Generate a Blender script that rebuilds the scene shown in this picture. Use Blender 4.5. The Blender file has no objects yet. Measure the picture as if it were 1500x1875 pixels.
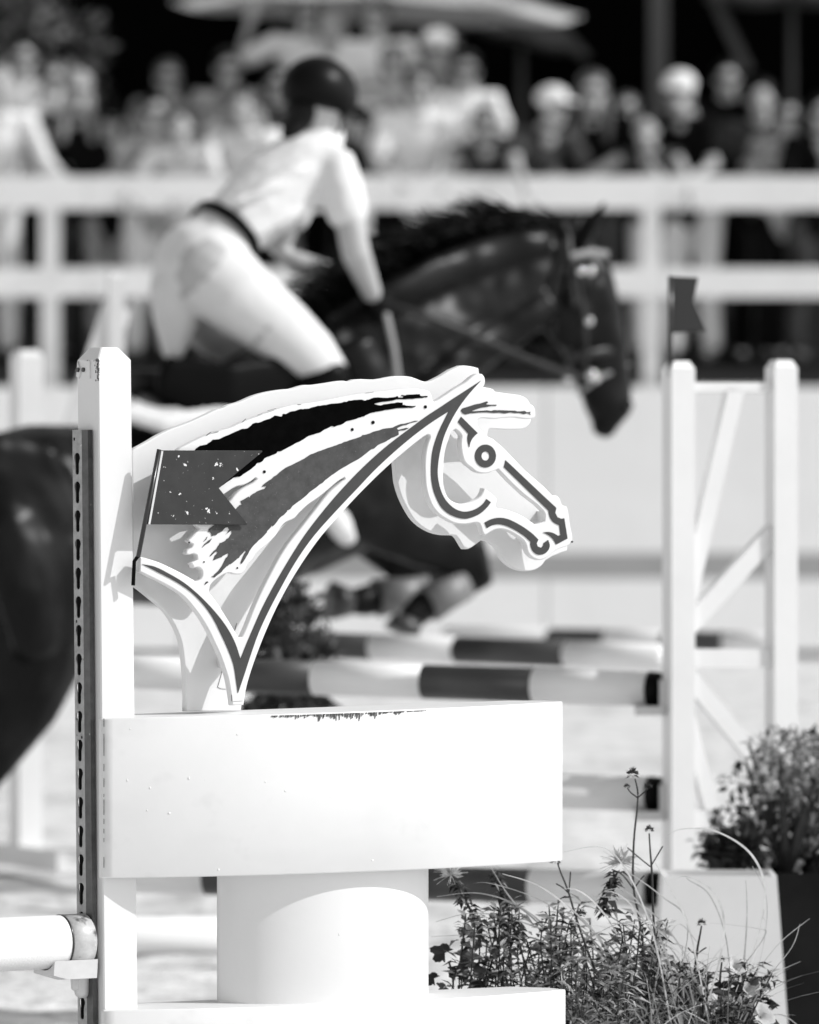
import bpy, bmesh, math, random
from mathutils import Vector, Matrix, noise
random.seed(11)
S = bpy.context.scene
C = S.collection
R = math.radians
V = Vector

# ---------------------------------------------------------------- camera, sky, sun, exposure
D0, CAMH, HOR = 12.5, 1.42, 800.0
cam_d = bpy.data.cameras.new('camera')
cam_d.sensor_fit = 'HORIZONTAL'; cam_d.sensor_width = 24.0; cam_d.lens = 200.0
cam_d.shift_y = -(937.5 - HOR) / 1500.0
cam_d.clip_end = 4000
cam_d.dof.use_dof = True; cam_d.dof.focus_distance = 12.55; cam_d.dof.aperture_fstop = 4.0
cam = bpy.data.objects.new('camera', cam_d); C.objects.link(cam)
cam.location = (0, -D0, CAMH); cam.rotation_euler = (R(90), 0, 0)
S.camera = cam

SUN_AZ, SUN_EL = 84.0, 39.0          # azimuth: degrees to the right of the direction towards the camera
sx, sy, sz = (math.sin(R(SUN_AZ)) * math.cos(R(SUN_EL)), -math.cos(R(SUN_AZ)) * math.cos(R(SUN_EL)), math.sin(R(SUN_EL)))
W = bpy.data.worlds.new('World'); S.world = W; W.use_nodes = True
nt = W.node_tree; nt.nodes.clear()
sky = nt.nodes.new('ShaderNodeTexSky'); sky.sky_type = 'NISHITA'; sky.sun_disc = False
sky.sun_elevation = R(SUN_EL); sky.sun_rotation = math.atan2(sx, sy)
bw = nt.nodes.new('ShaderNodeRGBToBW'); bg = nt.nodes.new('ShaderNodeBackground'); bg.inputs[1].default_value = 0.15
wo = nt.nodes.new('ShaderNodeOutputWorld')
nt.links.new(sky.outputs[0], bw.inputs[0]); nt.links.new(bw.outputs[0], bg.inputs[0]); nt.links.new(bg.outputs[0], wo.inputs[0])
sun_d = bpy.data.lights.new('sun', 'SUN'); sun_d.energy = 2.6; sun_d.angle = R(0.5); sun_d.color = (1, 1, 1)
sun = bpy.data.objects.new('sun', sun_d); C.objects.link(sun)
sun.rotation_euler = V((sx, sy, sz)).to_track_quat('Z', 'Y').to_euler(); sun.location = (30, 0, 30)
S.view_settings.view_transform = 'Standard'; S.view_settings.look = 'None'
S.view_settings.gamma = 1.0; S.view_settings.exposure = 0.40
S.render.engine = 'CYCLES'

# ---------------------------------------------------------------- helpers
def at(px, py, d):
    k = d / D0
    return V(((px - 750) / 1000 * k, d - D0, CAMH - (py - HOR) / 1000 * k))

def ray_plane(px, py, P0, N):
    o = V((0, -D0, CAMH)); dr = V(((px - 750) / 1000, D0, -(py - HOR) / 1000))
    t = (P0 - o).dot(N) / dr.dot(N)
    return o + dr * t

def tag(o, label=None, cat=None, group=None, kind=None):
    if label: o['label'] = label
    if cat: o['category'] = cat
    if group: o['group'] = group
    if kind: o['kind'] = kind
    return o

def empty(name, loc=(0, 0, 0), label=None, cat=None, group=None, mtx=None):
    o = bpy.data.objects.new(name, None); C.objects.link(o); o.empty_display_size = 0.1
    if mtx is not None: o.matrix_world = mtx
    else: o.location = loc
    tag(o, label, cat, group)
    return o

def link(name, me, mat, parent=None, smooth=False, local=False):
    o = bpy.data.objects.new(name, me); C.objects.link(o)
    if mat is not None and not me.materials: me.materials.append(mat)
    if smooth:
        for p in me.polygons: p.use_smooth = True
    if parent is not None:
        o.parent = parent
        if not local:   # mesh given in world coordinates
            o.matrix_parent_inverse = parent_m(parent).inverted()
    return o

def parent_m(o):
    m = o.matrix_basis.copy()
    if o.parent: m = parent_m(o.parent) @ o.matrix_parent_inverse @ m
    return m

class MB:
    def __init__(s): s.v = []; s.f = []
    def add(s, vs, fs):
        n = len(s.v); s.v += [tuple(x) for x in vs]; s.f += [tuple(i + n for i in f) for f in fs]
    def box(s, c, sx_, sy_, sz_, ax=None):
        ax = ax or (V((1, 0, 0)), V((0, 1, 0)), V((0, 0, 1)))
        c = V(c); vs = []
        for k in (-1, 1):
            for j in (-1, 1):
                for i in (-1, 1):
                    vs.append(c + ax[0] * (i * sx_ / 2) + ax[1] * (j * sy_ / 2) + ax[2] * (k * sz_ / 2))
        s.add(vs, [(0, 2, 3, 1), (4, 5, 7, 6), (0, 1, 5, 4), (2, 6, 7, 3), (0, 4, 6, 2), (1, 3, 7, 5)])
    def bar(s, a, b, w, t, up=V((0, 0, 1))):
        a, b = V(a), V(b); d = (b - a); L = d.length; d.normalize()
        l = d.cross(up)
        if l.length < 1e-4: l = d.cross(V((1, 0, 0)))
        l.normalize(); u = l.cross(d)
        s.box((a + b) / 2, L, w, t, (d, l, u))
    def tube(s, pts, rad, seg=12, lat=None, cap='round', aspect=None):
        """loft; rad: list of r or (a, b) with b along lat"""
        pts = [V(p) for p in pts]; n = len(pts)
        rings = []
        def frame(i):
            t = (pts[min(i + 1, n - 1)] - pts[max(i - 1, 0)]).normalized()
            l = V(lat) if lat is not None else None
            if l is None or abs(l.normalized().dot(t)) > 0.97:
                l = t.cross(V((0, 0, 1)))
                if l.length < 1e-3: l = t.cross(V((0, 1, 0)))
            l = (l - t * l.dot(t)).normalized()
            return t, l, t.cross(l)
        items = []
        for i in range(n):
            t, l, u = frame(i); r = rad[i]
            a, b = r if isinstance(r, tuple) else (r, r)
            if i == 0 and cap == 'round':
                for (o, k) in ((-.92, .4), (-.7, .72), (-.38, .93)): items.append((pts[i] + t * o * min(a, b), l, u, a * k, b * k))
            items.append((pts[i], l, u, a, b))
            if i == n - 1 and cap == 'round':
                for (o, k) in ((.38, .93), (.7, .72), (.92, .4)): items.append((pts[i] + t * o * min(a, b), l, u, a * k, b * k))
        vs = []
        for (c, l, u, a, b) in items:
            for k in range(seg):
                w = 2 * math.pi * k / seg
                vs.append(c + l * (math.cos(w) * b) + u * (math.sin(w) * a))
        fs = []
        for i in range(len(items) - 1):
            for k in range(seg):
                k2 = (k + 1) % seg
                fs.append((i * seg + k, i * seg + k2, (i + 1) * seg + k2, (i + 1) * seg + k))
        fs.append(tuple(reversed(range(seg)))); m = (len(items) - 1) * seg
        fs.append(tuple(range(m, m + seg)))
        s.add(vs, fs)
    def ball(s, c, rx, ry=None, rz=None, ax=None, seg=14, rings=9):
        ry = ry or rx; rz = rz or rx
        ax = ax or (V((1, 0, 0)), V((0, 1, 0)), V((0, 0, 1))); c = V(c); vs = []; fs = []
        for i in range(1, rings):
            th = math.pi * i / rings
            for k in range(seg):
                ph = 2 * math.pi * k / seg
                vs.append(c + ax[0] * (rx * math.sin(th) * math.cos(ph)) + ax[1] * (ry * math.sin(th) * math.sin(ph)) + ax[2] * (rz * math.cos(th)))
        for i in range(rings - 2):
            for k in range(seg):
                k2 = (k + 1) % seg
                fs.append((i * seg + k, (i + 1) * seg + k, (i + 1) * seg + k2, i * seg + k2))
        n = len(vs); vs += [c + ax[2] * rz, c - ax[2] * rz]
        for k in range(seg):
            k2 = (k + 1) % seg
            fs.append((n, k, k2)); fs.append((n + 1, (rings - 2) * seg + k2, (rings - 2) * seg + k))
        s.add(vs, fs)
    def leaf(s, p, d, nrm, L, w, fold=0.25, bend=0.15):
        d = d.normalized(); l = d.cross(nrm)
        if l.length < 1e-4: l = d.cross(V((1, 0, .3)))
        l.normalize(); n = l.cross(d)
        q = [p, p + d * (L * .45) + l * (w / 2) + n * (fold * w), p + d * L - n * (bend * L), p + d * (L * .45) - l * (w / 2) + n * (fold * w), p + d * (L * .5)]
        s.add(q, [(0, 1, 4), (1, 2, 4), (0, 4, 3), (4, 2, 3)])
    def ribbon(s, pts, w0, w1, side):
        n = len(pts); vs = []
        for i, p in enumerate(pts):
            w = w0 + (w1 - w0) * (i / (n - 1)) ** 1.6
            vs += [p - side * w / 2, p + side * w / 2]
        s.add(vs, [(2 * i, 2 * i + 1, 2 * i + 3, 2 * i + 2) for i in range(n - 1)])
    def mesh(s, name):
        me = bpy.data.meshes.new(name); me.from_pydata(s.v, [], s.f); me.update(); return me
    def build(s, name, mat, parent=None, smooth=False, local=False):
        return link(name, s.mesh(name), mat, parent, smooth, local)

TOBAKE = []
def organic(name, mb, mat, parent, voxel=0.012, smooth=6):
    o = mb.build(name, mat, parent, True)
    m = o.modifiers.new('r', 'REMESH'); m.mode = 'VOXEL'; m.voxel_size = voxel; m.use_smooth_shade = True
    m = o.modifiers.new('s', 'SMOOTH'); m.factor = 0.5; m.iterations = smooth
    TOBAKE.append(o)
    return o

def cr(path, closed=True, step=3, corner=48):
    """Catmull-Rom through the points; sharp turns stay sharp"""
    n = len(path); P = [V((p[0], p[1])) for p in path]; T = []; sh = []
    for i in range(n):
        a, b, c = P[i - 1], P[i], P[(i + 1) % n]
        d1, d2 = (b - a), (c - b)
        ang = math.degrees(d1.angle(d2)) if d1.length > 1e-9 and d2.length > 1e-9 else 0
        sh.append(ang > corner); T.append(((d1.normalized() + d2.normalized()) / 2) if d1.length > 1e-9 and d2.length > 1e-9 else V((0, 0)))
    out = []
    for i in range(n if closed else n - 1):
        j = (i + 1) % n; a, b = P[i], P[j]; L = (b - a).length
        ta = (b - a) if sh[i] else T[i] * L; tb = (b - a) if sh[j] else T[j] * L
        for k in range(step):
            t = k / step
            h = (2 * t**3 - 3 * t**2 + 1) * a + (t**3 - 2 * t**2 + t) * ta + (-2 * t**3 + 3 * t**2) * b + (t**3 - t**2) * tb
            out.append((h.x, h.y))
    return out

def plate_mesh(name, loops, z0, thick, bevel=0.0, tf=None):
    """filled 2D outline (first loop) with holes, extruded about z0"""
    cu = bpy.data.curves.new(name, 'CURVE'); cu.dimensions = '2D'; cu.fill_mode = 'BOTH'
    cu.extrude = max(thick / 2 - bevel, 1e-5); cu.bevel_depth = bevel; cu.bevel_resolution = 1
    if bevel: cu.offset = -bevel
    for lp in loops:
        sp = cu.splines.new('POLY'); sp.points.add(len(lp) - 1)
        for p, q in zip(sp.points, lp): p.co = (q[0], q[1], 0, 1)
        sp.use_cyclic_u = True
    ob = bpy.data.objects.new(name, cu); C.objects.link(ob)
    dg = bpy.context.evaluated_depsgraph_get()
    me = bpy.data.meshes.new_from_object(ob.evaluated_get(dg)); me.name = name
    bpy.data.objects.remove(ob); bpy.data.curves.remove(cu)
    me.materials.clear()
    for v in me.vertices:
        v.co.z += z0
        if tf: v.co = tf(v.co)
    me.update()
    return me

# ---------------------------------------------------------------- materials (monochrome photograph: greys only)
def mat(name, base, rough=0.5, spec=0.5, vary=0.0, scale=8.0, bump=0.0, bscale=60.0, chips=None, metal=0.0, trans=0.0, streak=None, sheen=0.0, coat=0.0, bdist=0.01):
    m = bpy.data.materials.new(name); m.use_nodes = True; t = m.node_tree; N = t.nodes; L = t.links
    p = N['Principled BSDF']
    p.inputs['Base Color'].default_value = (base, base, base, 1); p.inputs['Roughness'].default_value = rough
    p.inputs['Specular IOR Level'].default_value = spec; p.inputs['Metallic'].default_value = metal
    if sheen: p.inputs['Sheen Weight'].default_value = sheen
    if coat: p.inputs['Coat Weight'].default_value = coat; p.inputs['Coat Roughness'].default_value = 0.2
    tc = N.new('ShaderNodeTexCoord'); col = None
    if vary:
        n1 = N.new('ShaderNodeTexNoise'); n1.inputs['Scale'].default_value = scale; n1.inputs['Detail'].default_value = 6; n1.inputs['Roughness'].default_value = 0.65
        L.new(tc.outputs['Object'], n1.inputs['Vector'])
        r = N.new('ShaderNodeValToRGB'); r.color_ramp.elements[0].position = 0.32; r.color_ramp.elements[1].position = 0.68
        a, b = base * (1 - vary), min(base * (1 + vary), 1)
        r.color_ramp.elements[0].color = (a, a, a, 1); r.color_ramp.elements[1].color = (b, b, b, 1)
        L.new(n1.outputs['Fac'], r.inputs['Fac']); col = r.outputs['Color']
    def mix(fac, c_out, val):
        mx = N.new('ShaderNodeMix'); mx.data_type = 'RGBA'
        L.new(fac, mx.inputs[0])
        if c_out is None: mx.inputs[6].default_value = (base, base, base, 1)
        else: L.new(c_out, mx.inputs[6])
        mx.inputs[7].default_value = (val, val, val, 1)
        return mx.outputs[2]
    def thresh(sock, lo, hi):
        mr = N.new('ShaderNodeMapRange'); mr.inputs['From Min'].default_value = lo; mr.inputs['From Max'].default_value = hi
        L.new(sock, mr.inputs['Value']); return mr.outputs['Result']
    for ch in (chips or []):
        cs, lo, hi, val, st = ch
        mp = N.new('ShaderNodeMapping'); mp.inputs['Scale'].default_value = st; L.new(tc.outputs['Object'], mp.inputs['Vector'])
        n2 = N.new('ShaderNodeTexNoise'); n2.inputs['Scale'].default_value = cs; n2.inputs['Detail'].default_value = 3; n2.inputs['Roughness'].default_value = 0.6
        L.new(mp.outputs['Vector'], n2.inputs['Vector'])
        col = mix(thresh(n2.outputs['Fac'], lo, hi), col, val)
    if col is not None: L.new(col, p.inputs['Base Color'])
    if bump:
        n3 = N.new('ShaderNodeTexNoise'); n3.inputs['Scale'].default_value = bscale; n3.inputs['Detail'].default_value = 4 if bdist < .1 else 2
        L.new(tc.outputs['Object'], n3.inputs['Vector'])
        b = N.new('ShaderNodeBump'); b.inputs['Strength'].default_value = bump; b.inputs['Distance'].default_value = bdist
        L.new(n3.outputs['Fac'], b.inputs['Height']); L.new(b.outputs['Normal'], p.inputs['Normal'])
    if trans:
        tr = N.new('ShaderNodeBsdfTranslucent'); tr.inputs['Color'].default_value = (base, base, base, 1)
        if col is not None: L.new(col, tr.inputs['Color'])
        ms = N.new('ShaderNodeMixShader'); ms.inputs[0].default_value = trans
        L.new(p.outputs[0], ms.inputs[1]); L.new(tr.outputs[0], ms.inputs[2]); L.new(ms.outputs[0], N['Material Output'].inputs['Surface'])
    return m

M = {}
U1 = (1, 1, 1)
M['white'] = mat('white_gloss_paint', 0.73, 0.42, 0.4, 0.03, 3, 0.012, 120, chips=[(70, .76, .785, .32, U1), (26, .765, .80, .55, (1, .5, 1)), (5, .62, .8, .72, U1)])
M['white_worn'] = mat('white_worn_paint', 0.73, 0.45, 0.4, 0.03, 3, 0.012, 90, chips=[(48, .765, .79, .34, U1), (150, .775, .80, .4, (1, .35, 1)), (9, .60, .8, .62, U1), (2.6, .52, .72, .68, (1, 2, 1))])
M['white_plain'] = mat('white_matt_paint', 0.78, 0.5, 0.4, 0.04, 4)
M['stroke'] = mat('grey_print', 0.068, 0.6, 0.12, 0.22, 45, chips=[(190, .66, .72, .13, U1), (45, .70, .74, .12, (1, 3, 1)), (420, .74, .78, .24, U1)])
M['line'] = mat('grey_line_print', 0.060, 0.6, 0.12, 0.08, 60, chips=[(260, .70, .76, .13, U1)])
M['black_print'] = mat('black_print', 0.003, 0.7, 0.0, 0.3, 40)
M['flag'] = mat('flag_paint', 0.040, 0.55, 0.15, 0.12, 30, chips=[(58, .672, .684, .72, U1), (130, .70, .715, .6, U1), (320, .735, .75, .5, U1)])
M['flag_far'] = mat('flag_paint_far', 0.05, 0.6, 0.3)
M['flag_tube'] = mat('flag_tube_enamel', 0.022, 0.28, 0.6, 0.2, 50)
M['steel'] = mat('galvanised_steel', 0.34, 0.5, 0.5, 0.22, 60, 0.05, 200, chips=[(90, .70, .74, .55, U1), (40, .68, .74, .10, U1)], metal=0.35)
M['steel_dark'] = mat('oxidised_steel', 0.085, 0.5, 0.4, 0.3, 35, chips=[(140, .72, .76, .35, (1, .5, 1)), (14, .6, .75, .09, (4, .3, 4))], metal=0.25)
M['recess_shade'] = mat('recess_shade_black', 0.006, 0.9, 0.1)  # near-black colour paints the shade inside holes and gaps
M['screw'] = mat('screw_metal', 0.06, 0.4, 0.6, metal=0.5)
M['cup'] = mat('pale_plastic', 0.62, 0.4, 0.5, 0.06, 30, chips=[(60, .70, .75, .4, U1)])
M['tape'] = mat('grey_worn_tape', 0.42, 0.35, 0.5, 0.45, 14, chips=[(30, .60, .72, .09, U1), (90, .66, .72, .75, U1)])
M['pole'] = mat('pole_white', 0.80, 0.42, 0.5, 0.03, 5, 0.10, 260, chips=[(40, .73, .76, .4, U1)])
M['pole_dark'] = mat('pole_dark', 0.045, 0.45, 0.5, 0.1, 8)
M['stain'] = mat('mildew_stain', 0.12, 0.9, 0.2, 0.5, 90)
M['sand'] = mat('arena_sand', 0.66, 0.95, 0.1, 0.22, 5, 0.9, 14, chips=[(2.2, .56, .68, .44, (1, .5, 1)), (9, .61, .70, .28, U1)], bdist=.03)
M['horse'] = mat('bay_coat', 0.004, 0.36, 0.16, 0.6, 3.5, 0.8, 3.0, bdist=0.12)
M['horse_dark'] = mat('black_mane', 0.003, 0.36, 0.07)
M['hoof'] = mat('hoof_horn', 0.05, 0.4, 0.4)
M['leather'] = mat('black_leather', 0.003, 0.33, 0.06)
M['bridle'] = mat('bridle_leather', 0.022, 0.38, 0.25)
M['metal'] = mat('polished_buckle', 0.7, 0.12, 0.6, metal=1.0)
M['boot_guard'] = mat('pale_tendon_boot', 0.16, 0.45, 0.5, 0.2, 20)
M['fleece'] = mat('white_saddle_cloth', 0.75, 0.8, 0.2, 0.05, 20)
M['strap'] = mat('grey_strap', 0.22, 0.5, 0.4)
M['shirt'] = mat('white_shirt', 0.74, 0.85, 0.1, 0.03, 10, 0.5, 8, bdist=.04)
M['breeches'] = mat('white_breeches', 0.70, 0.85, 0.1, 0.04, 10, 0.2, 7, bdist=.03)
M['skin'] = mat('skin', 0.44, 0.5, 0.4, 0.05, 12)
M['helmet'] = mat('black_helmet', 0.004, 0.34, 0.09)
M['cloth_white'] = mat('cloth_white', 0.82, 0.85, 0.2, 0.05, 8, 0.3, 8)
M['cloth_grey'] = mat('cloth_grey', 0.34, 0.85, 0.1, 0.95, 7, 0.3, 8)
M['cloth_dark'] = mat('cloth_dark', 0.008, 0.9, 0.03, 0.2, 8, 0.3, 8)
M['cloth_mid'] = mat('cloth_mid', 0.06, 0.85, 0.1, 0.85, 9, 0.3, 8)
M['hair_dark'] = mat('hair_dark', 0.008, 0.4, 0.12, 0.4, 60)
M['hair_brown'] = mat('hair_brown', 0.06, 0.45, 0.5, 0.5, 60)
M['hair_fair'] = mat('hair_fair', 0.30, 0.45, 0.5, 0.4, 60)
M['eye'] = mat('dark_eye', 0.01, 0.2, 0.6)
M['rail'] = mat('rail_white', 0.88, 0.5, 0.4, 0.05, 2)
M['board'] = mat('board_white', 0.90, 0.6, 0.3, 0.04, 1.2)
M['board_gap_shade'] = mat('gap_shade_grey', 0.42, 0.6, 0.3, 0.05, 2)  # grey colour stands in for shade in the gap between boards
M['pavilion_shade'] = mat('pavilion_shade_black', 0.003, 0.9, 0.0, 0.3, 2)  # near-black colour paints the deep shade inside the pavilion
M['dark_post'] = mat('dark_grey_post', 0.10, 0.7, 0.2)
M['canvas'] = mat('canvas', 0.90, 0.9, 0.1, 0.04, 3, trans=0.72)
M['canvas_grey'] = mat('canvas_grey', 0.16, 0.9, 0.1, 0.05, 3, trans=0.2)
M['leaf'] = mat('leaf', 0.15, 0.42, 0.5, 0.35, 40, trans=0.25)
M['leaf_dark'] = mat('leaf_dark', 0.022, 0.4, 0.5, 0.4, 40, trans=0.15)
M['leaf_light'] = mat('leaf_light', 0.42, 0.42, 0.5, 0.3, 40, trans=0.3)
M['grass'] = mat('straw_grass', 0.62, 0.5, 0.4, 0.25, 25, trans=0.25)
M['stem'] = mat('dark_stem', 0.035, 0.5, 0.4, 0.3, 30)
M['petal_dark'] = mat('dark_petals', 0.03, 0.6, 0.3, 0.4, 80)
M['petal'] = mat('pale_petals', 0.60, 0.6, 0.3, 0.15, 60, trans=0.3)
M['dark_pot'] = mat('dark_pot', 0.012, 0.6, 0.1, 0.3, 8)
M['soil'] = mat('soil', 0.02, 0.95, 0.1, 0.3, 30, 0.5, 40)
M['bark'] = mat('bark', 0.05, 0.9, 0.1, 0.4, 10, 0.5, 20)
M['wood_deck'] = mat('deck', 0.05, 0.8, 0.2, 0.2, 4)

# ---------------------------------------------------------------- ground
g = MB(); nx, ny = 150, 330
vs = []
for j in range(ny + 1):
    y = -14 + 62 * (j / ny)
    for i in range(nx + 1):
        x = -12 + 24 * i / nx
        z = 0.018 * (noise.noise(V((x * .9, y * .7, 0))) + .6 * noise.noise(V((x * 2.3, y * 2.3, 3)))) + .026 * min(0, noise.noise(V((x * 3.1, y * 2.6, 7))) - .12) + .012 * noise.noise(V((x * 6, y * 5, 9)))
        vs.append((x, y, z - 0.03))
g.add(vs, [(j * (nx + 1) + i, j * (nx + 1) + i + 1, (j + 1) * (nx + 1) + i + 1, (j + 1) * (nx + 1) + i) for j in range(ny) for i in range(nx)])
tag(g.build('arena_sand', M['sand'], None, True), kind='structure')
g = MB(); g.add([(-900, -300, -.12), (900, -300, -.12), (900, 1500, -.12), (-900, 1500, -.12)], [(0, 1, 2, 3)])
tag(g.build('ground', M['sand']), kind='structure')

# ---------------------------------------------------------------- the wing in focus
TH = R(33.0)
wu = V((math.cos(TH), math.sin(TH), 0)); wv = V((0, 0, 1)); wn = V((math.sin(TH), -math.cos(TH), 0))
WO = V((-0.559, -0.15, 0))
WM = Matrix(((wu.x, wv.x, wn.x, WO.x), (wu.y, wv.y, wn.y, WO.y), (wu.z, wv.z, wn.z, WO.z), (0, 0, 0, 1)))
def pu(px, py, n=0.0):
    P = ray_plane(px, py, WO + wn * n, wn) - WO
    return (P.dot(wu), P.z)
def trace(path, n, smooth=True, step=3, corner=48, rough=0.0, sd=1):
    q = cr(path, True, step, corner) if smooth else path
    if rough:
        rnd = random.Random(sd); q = [(x + rnd.gauss(0, rough), y + rnd.gauss(0, rough)) for x, y in q]
    return [pu(x, y, n) for x, y in q]

wing = empty('jump_wing', mtx=WM, label='white show jump wing with horse head cutout above two curved boxes', cat='jump wing')
def wl(name, me, m, parent=None, smooth=False): return link(name, me, m, parent or wing, smooth, True)
def wmb(mb, name, m, parent=None, smooth=False): return mb.build(name, m, parent or wing, smooth, True)

# post (leans a little), chamfered cap
ptop, pbot = pu(179.5, 657), pu(190.5, 1842)
ptr, pbr = pu(240.5, 657), pu(252.5, 1842)
def lerp_u(a, b, v): return a[0] + (b[0] - a[0]) * (v - a[1]) / (b[1] - a[1])
def pl(v): return lerp_u(ptop, pbot, v)
def pr(v): return lerp_u(ptr, pbr, v)
PT = 0.0755
vtop = ptop[1]
pm = MB(); b = 0.0022
def ring(v, ins, bev):
    l, r = pl(v) + ins, pr(v) - ins; f, k = -ins, -PT + ins
    return [(l + bev, v, f), (r - bev, v, f), (r, v, f - bev), (r, v, k + bev), (r - bev, v, k), (l + bev, v, k), (l, v, k + bev), (l, v, f - bev)]
rs = [ring(-0.02, 0, b), ring(0.6, 0, b), ring(vtop - .002, 0, b), ring(vtop, .0012, b), ring(vtop + .0205, .0165, b), ring(vtop + .0215, .018, b)]
vs = [p for r_ in rs for p in r_]; fs = []
for i in range(len(rs) - 1):
    for k in range(8):
        k2 = (k + 1) % 8; fs.append((i * 8 + k, i * 8 + k2, (i + 1) * 8 + k2, (i + 1) * 8 + k))
fs.append(tuple(range((len(rs) - 1) * 8, len(rs) * 8)))
pm.add(vs, fs); wmb(pm, 'post', M['white'])

# keyhole track on the post's left face: (a = n, b = v), proud along -u
ul = lambda v: pl(v)
def lf(x, y, off): return V((pl(y) - off, y, x))
def left_plate(name, loops, off, th, m, parent=None):
    me = plate_mesh(name, loops, 0, th)
    for v_ in me.vertices:
        a, b_, z = v_.co; v_.co = lf(a, b_, off + z)
    me.update(); return wl(name, me, m, parent)
vt0 = pu(150, 787, -.05)[1]
na, nb, nc = -0.0745, -0.041, -0.0185
def keyhole(v0, n0):
    pts = []
    for k in range(13):
        w = R(-35 + 250 * k / 12); pts.append((n0 + .0106 * math.cos(w), v0 + .0090 * math.sin(w)))
    pts += [(n0 - .0064, v0 - .012), (n0 - .0064, v0 - .026)]
    for k in range(1, 6): w = R(180 + 180 * k / 6); pts.append((n0 + .0064 * math.cos(w), v0 - .026 + .005 * math.sin(w)))
    pts += [(n0 + .0064, v0 - .026), (n0 + .0064, v0 - .012)]
    return pts
holes = []
pitch = 0.0526 * .99; v0 = pu(143, 838, -.057)[1]
nk = 0
while v0 - nk * pitch > 0.06:
    holes.append(keyhole(v0 - nk * pitch, -0.0585)); nk += 1
def disc2(x, y, r, n=12): return [(x + r * math.cos(2 * math.pi * k / n), y + r * math.sin(2 * math.pi * k / n)) for k in range(n)]
for (py_, nn, rr) in ((804, -.068, .0035), (1138, -.066, .003), (1350, -.051, .003)):
    holes.append(disc2(nn, pu(140, py_, -.06)[1], rr))
left_plate('keyhole_track', [[(na, .03), (nb, .03), (nb, vt0), (na, vt0)]] + holes, 0.0110, 0.0014, M['steel'])
left_plate('track_flange', [[(nb + .0003, .03), (nc, .03), (nc, vt0), (nb + .0003, vt0)]], 0.0075, 0.009, M['steel_dark'])
left_plate('track_back', [[(na, .03), (nb - .001, .03), (nb - .001, vt0 - .001), (na, vt0 - .001)]], 0.003, 0.004, M['recess_shade'])  # backing coloured near black as the shade behind the keyholes
# small bracket plate with two screws near the top of the left face
va, vb = pu(150, 661, -.05)[1], pu(150, 693, -.05)[1]
bp = left_plate('bracket_plate', [[(-.058, vb), (-.026, vb), (-.026, va), (-.047, va), (-.0455, va - .012)]], 0.0014, 0.0026, M['white'])
for nn in (-.066, -.046):
    vv = pu(150, 677, -.05)[1]; left_plate('screw', [disc2(nn, vv, .0042)], 0.004, 0.004, M['screw'], bp)
bp2 = left_plate('bracket_plate', [[(-.074, vb + .004), (-.066, vb), (-.06, vb + .012), (-.070, va)]], 0.0014, 0.0026, M['white'])
# chipped paint on the arris under the cap
cm = MB(); vv = vtop
rc = random.Random(8)
for k in range(46):
    y_ = -.002 - .040 * rc.random() ** 2.2; sz_ = rc.uniform(.0006, .0028)
    if k % 2: cm.box((pl(vv) + abs(rc.gauss(0, .0012)), vv + y_, -.0001), sz_, sz_ * rc.uniform(.8, 3.2), .0008)
    else: cm.box((pl(vv) - .0001, vv + y_, -abs(rc.gauss(0, .005)) - .001), .0008, sz_ * rc.uniform(.8, 3), sz_)
for k in range(14): cm.box((pl(vv) - .0001, vv - .002 - .006 * rc.random(), -.036 + rc.gauss(0, .003)), .0008, rc.uniform(.001, .003), rc.uniform(.0006, .002))
tag(wmb(cm, 'paint_chip', M['stain']), kind='stuff')

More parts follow.
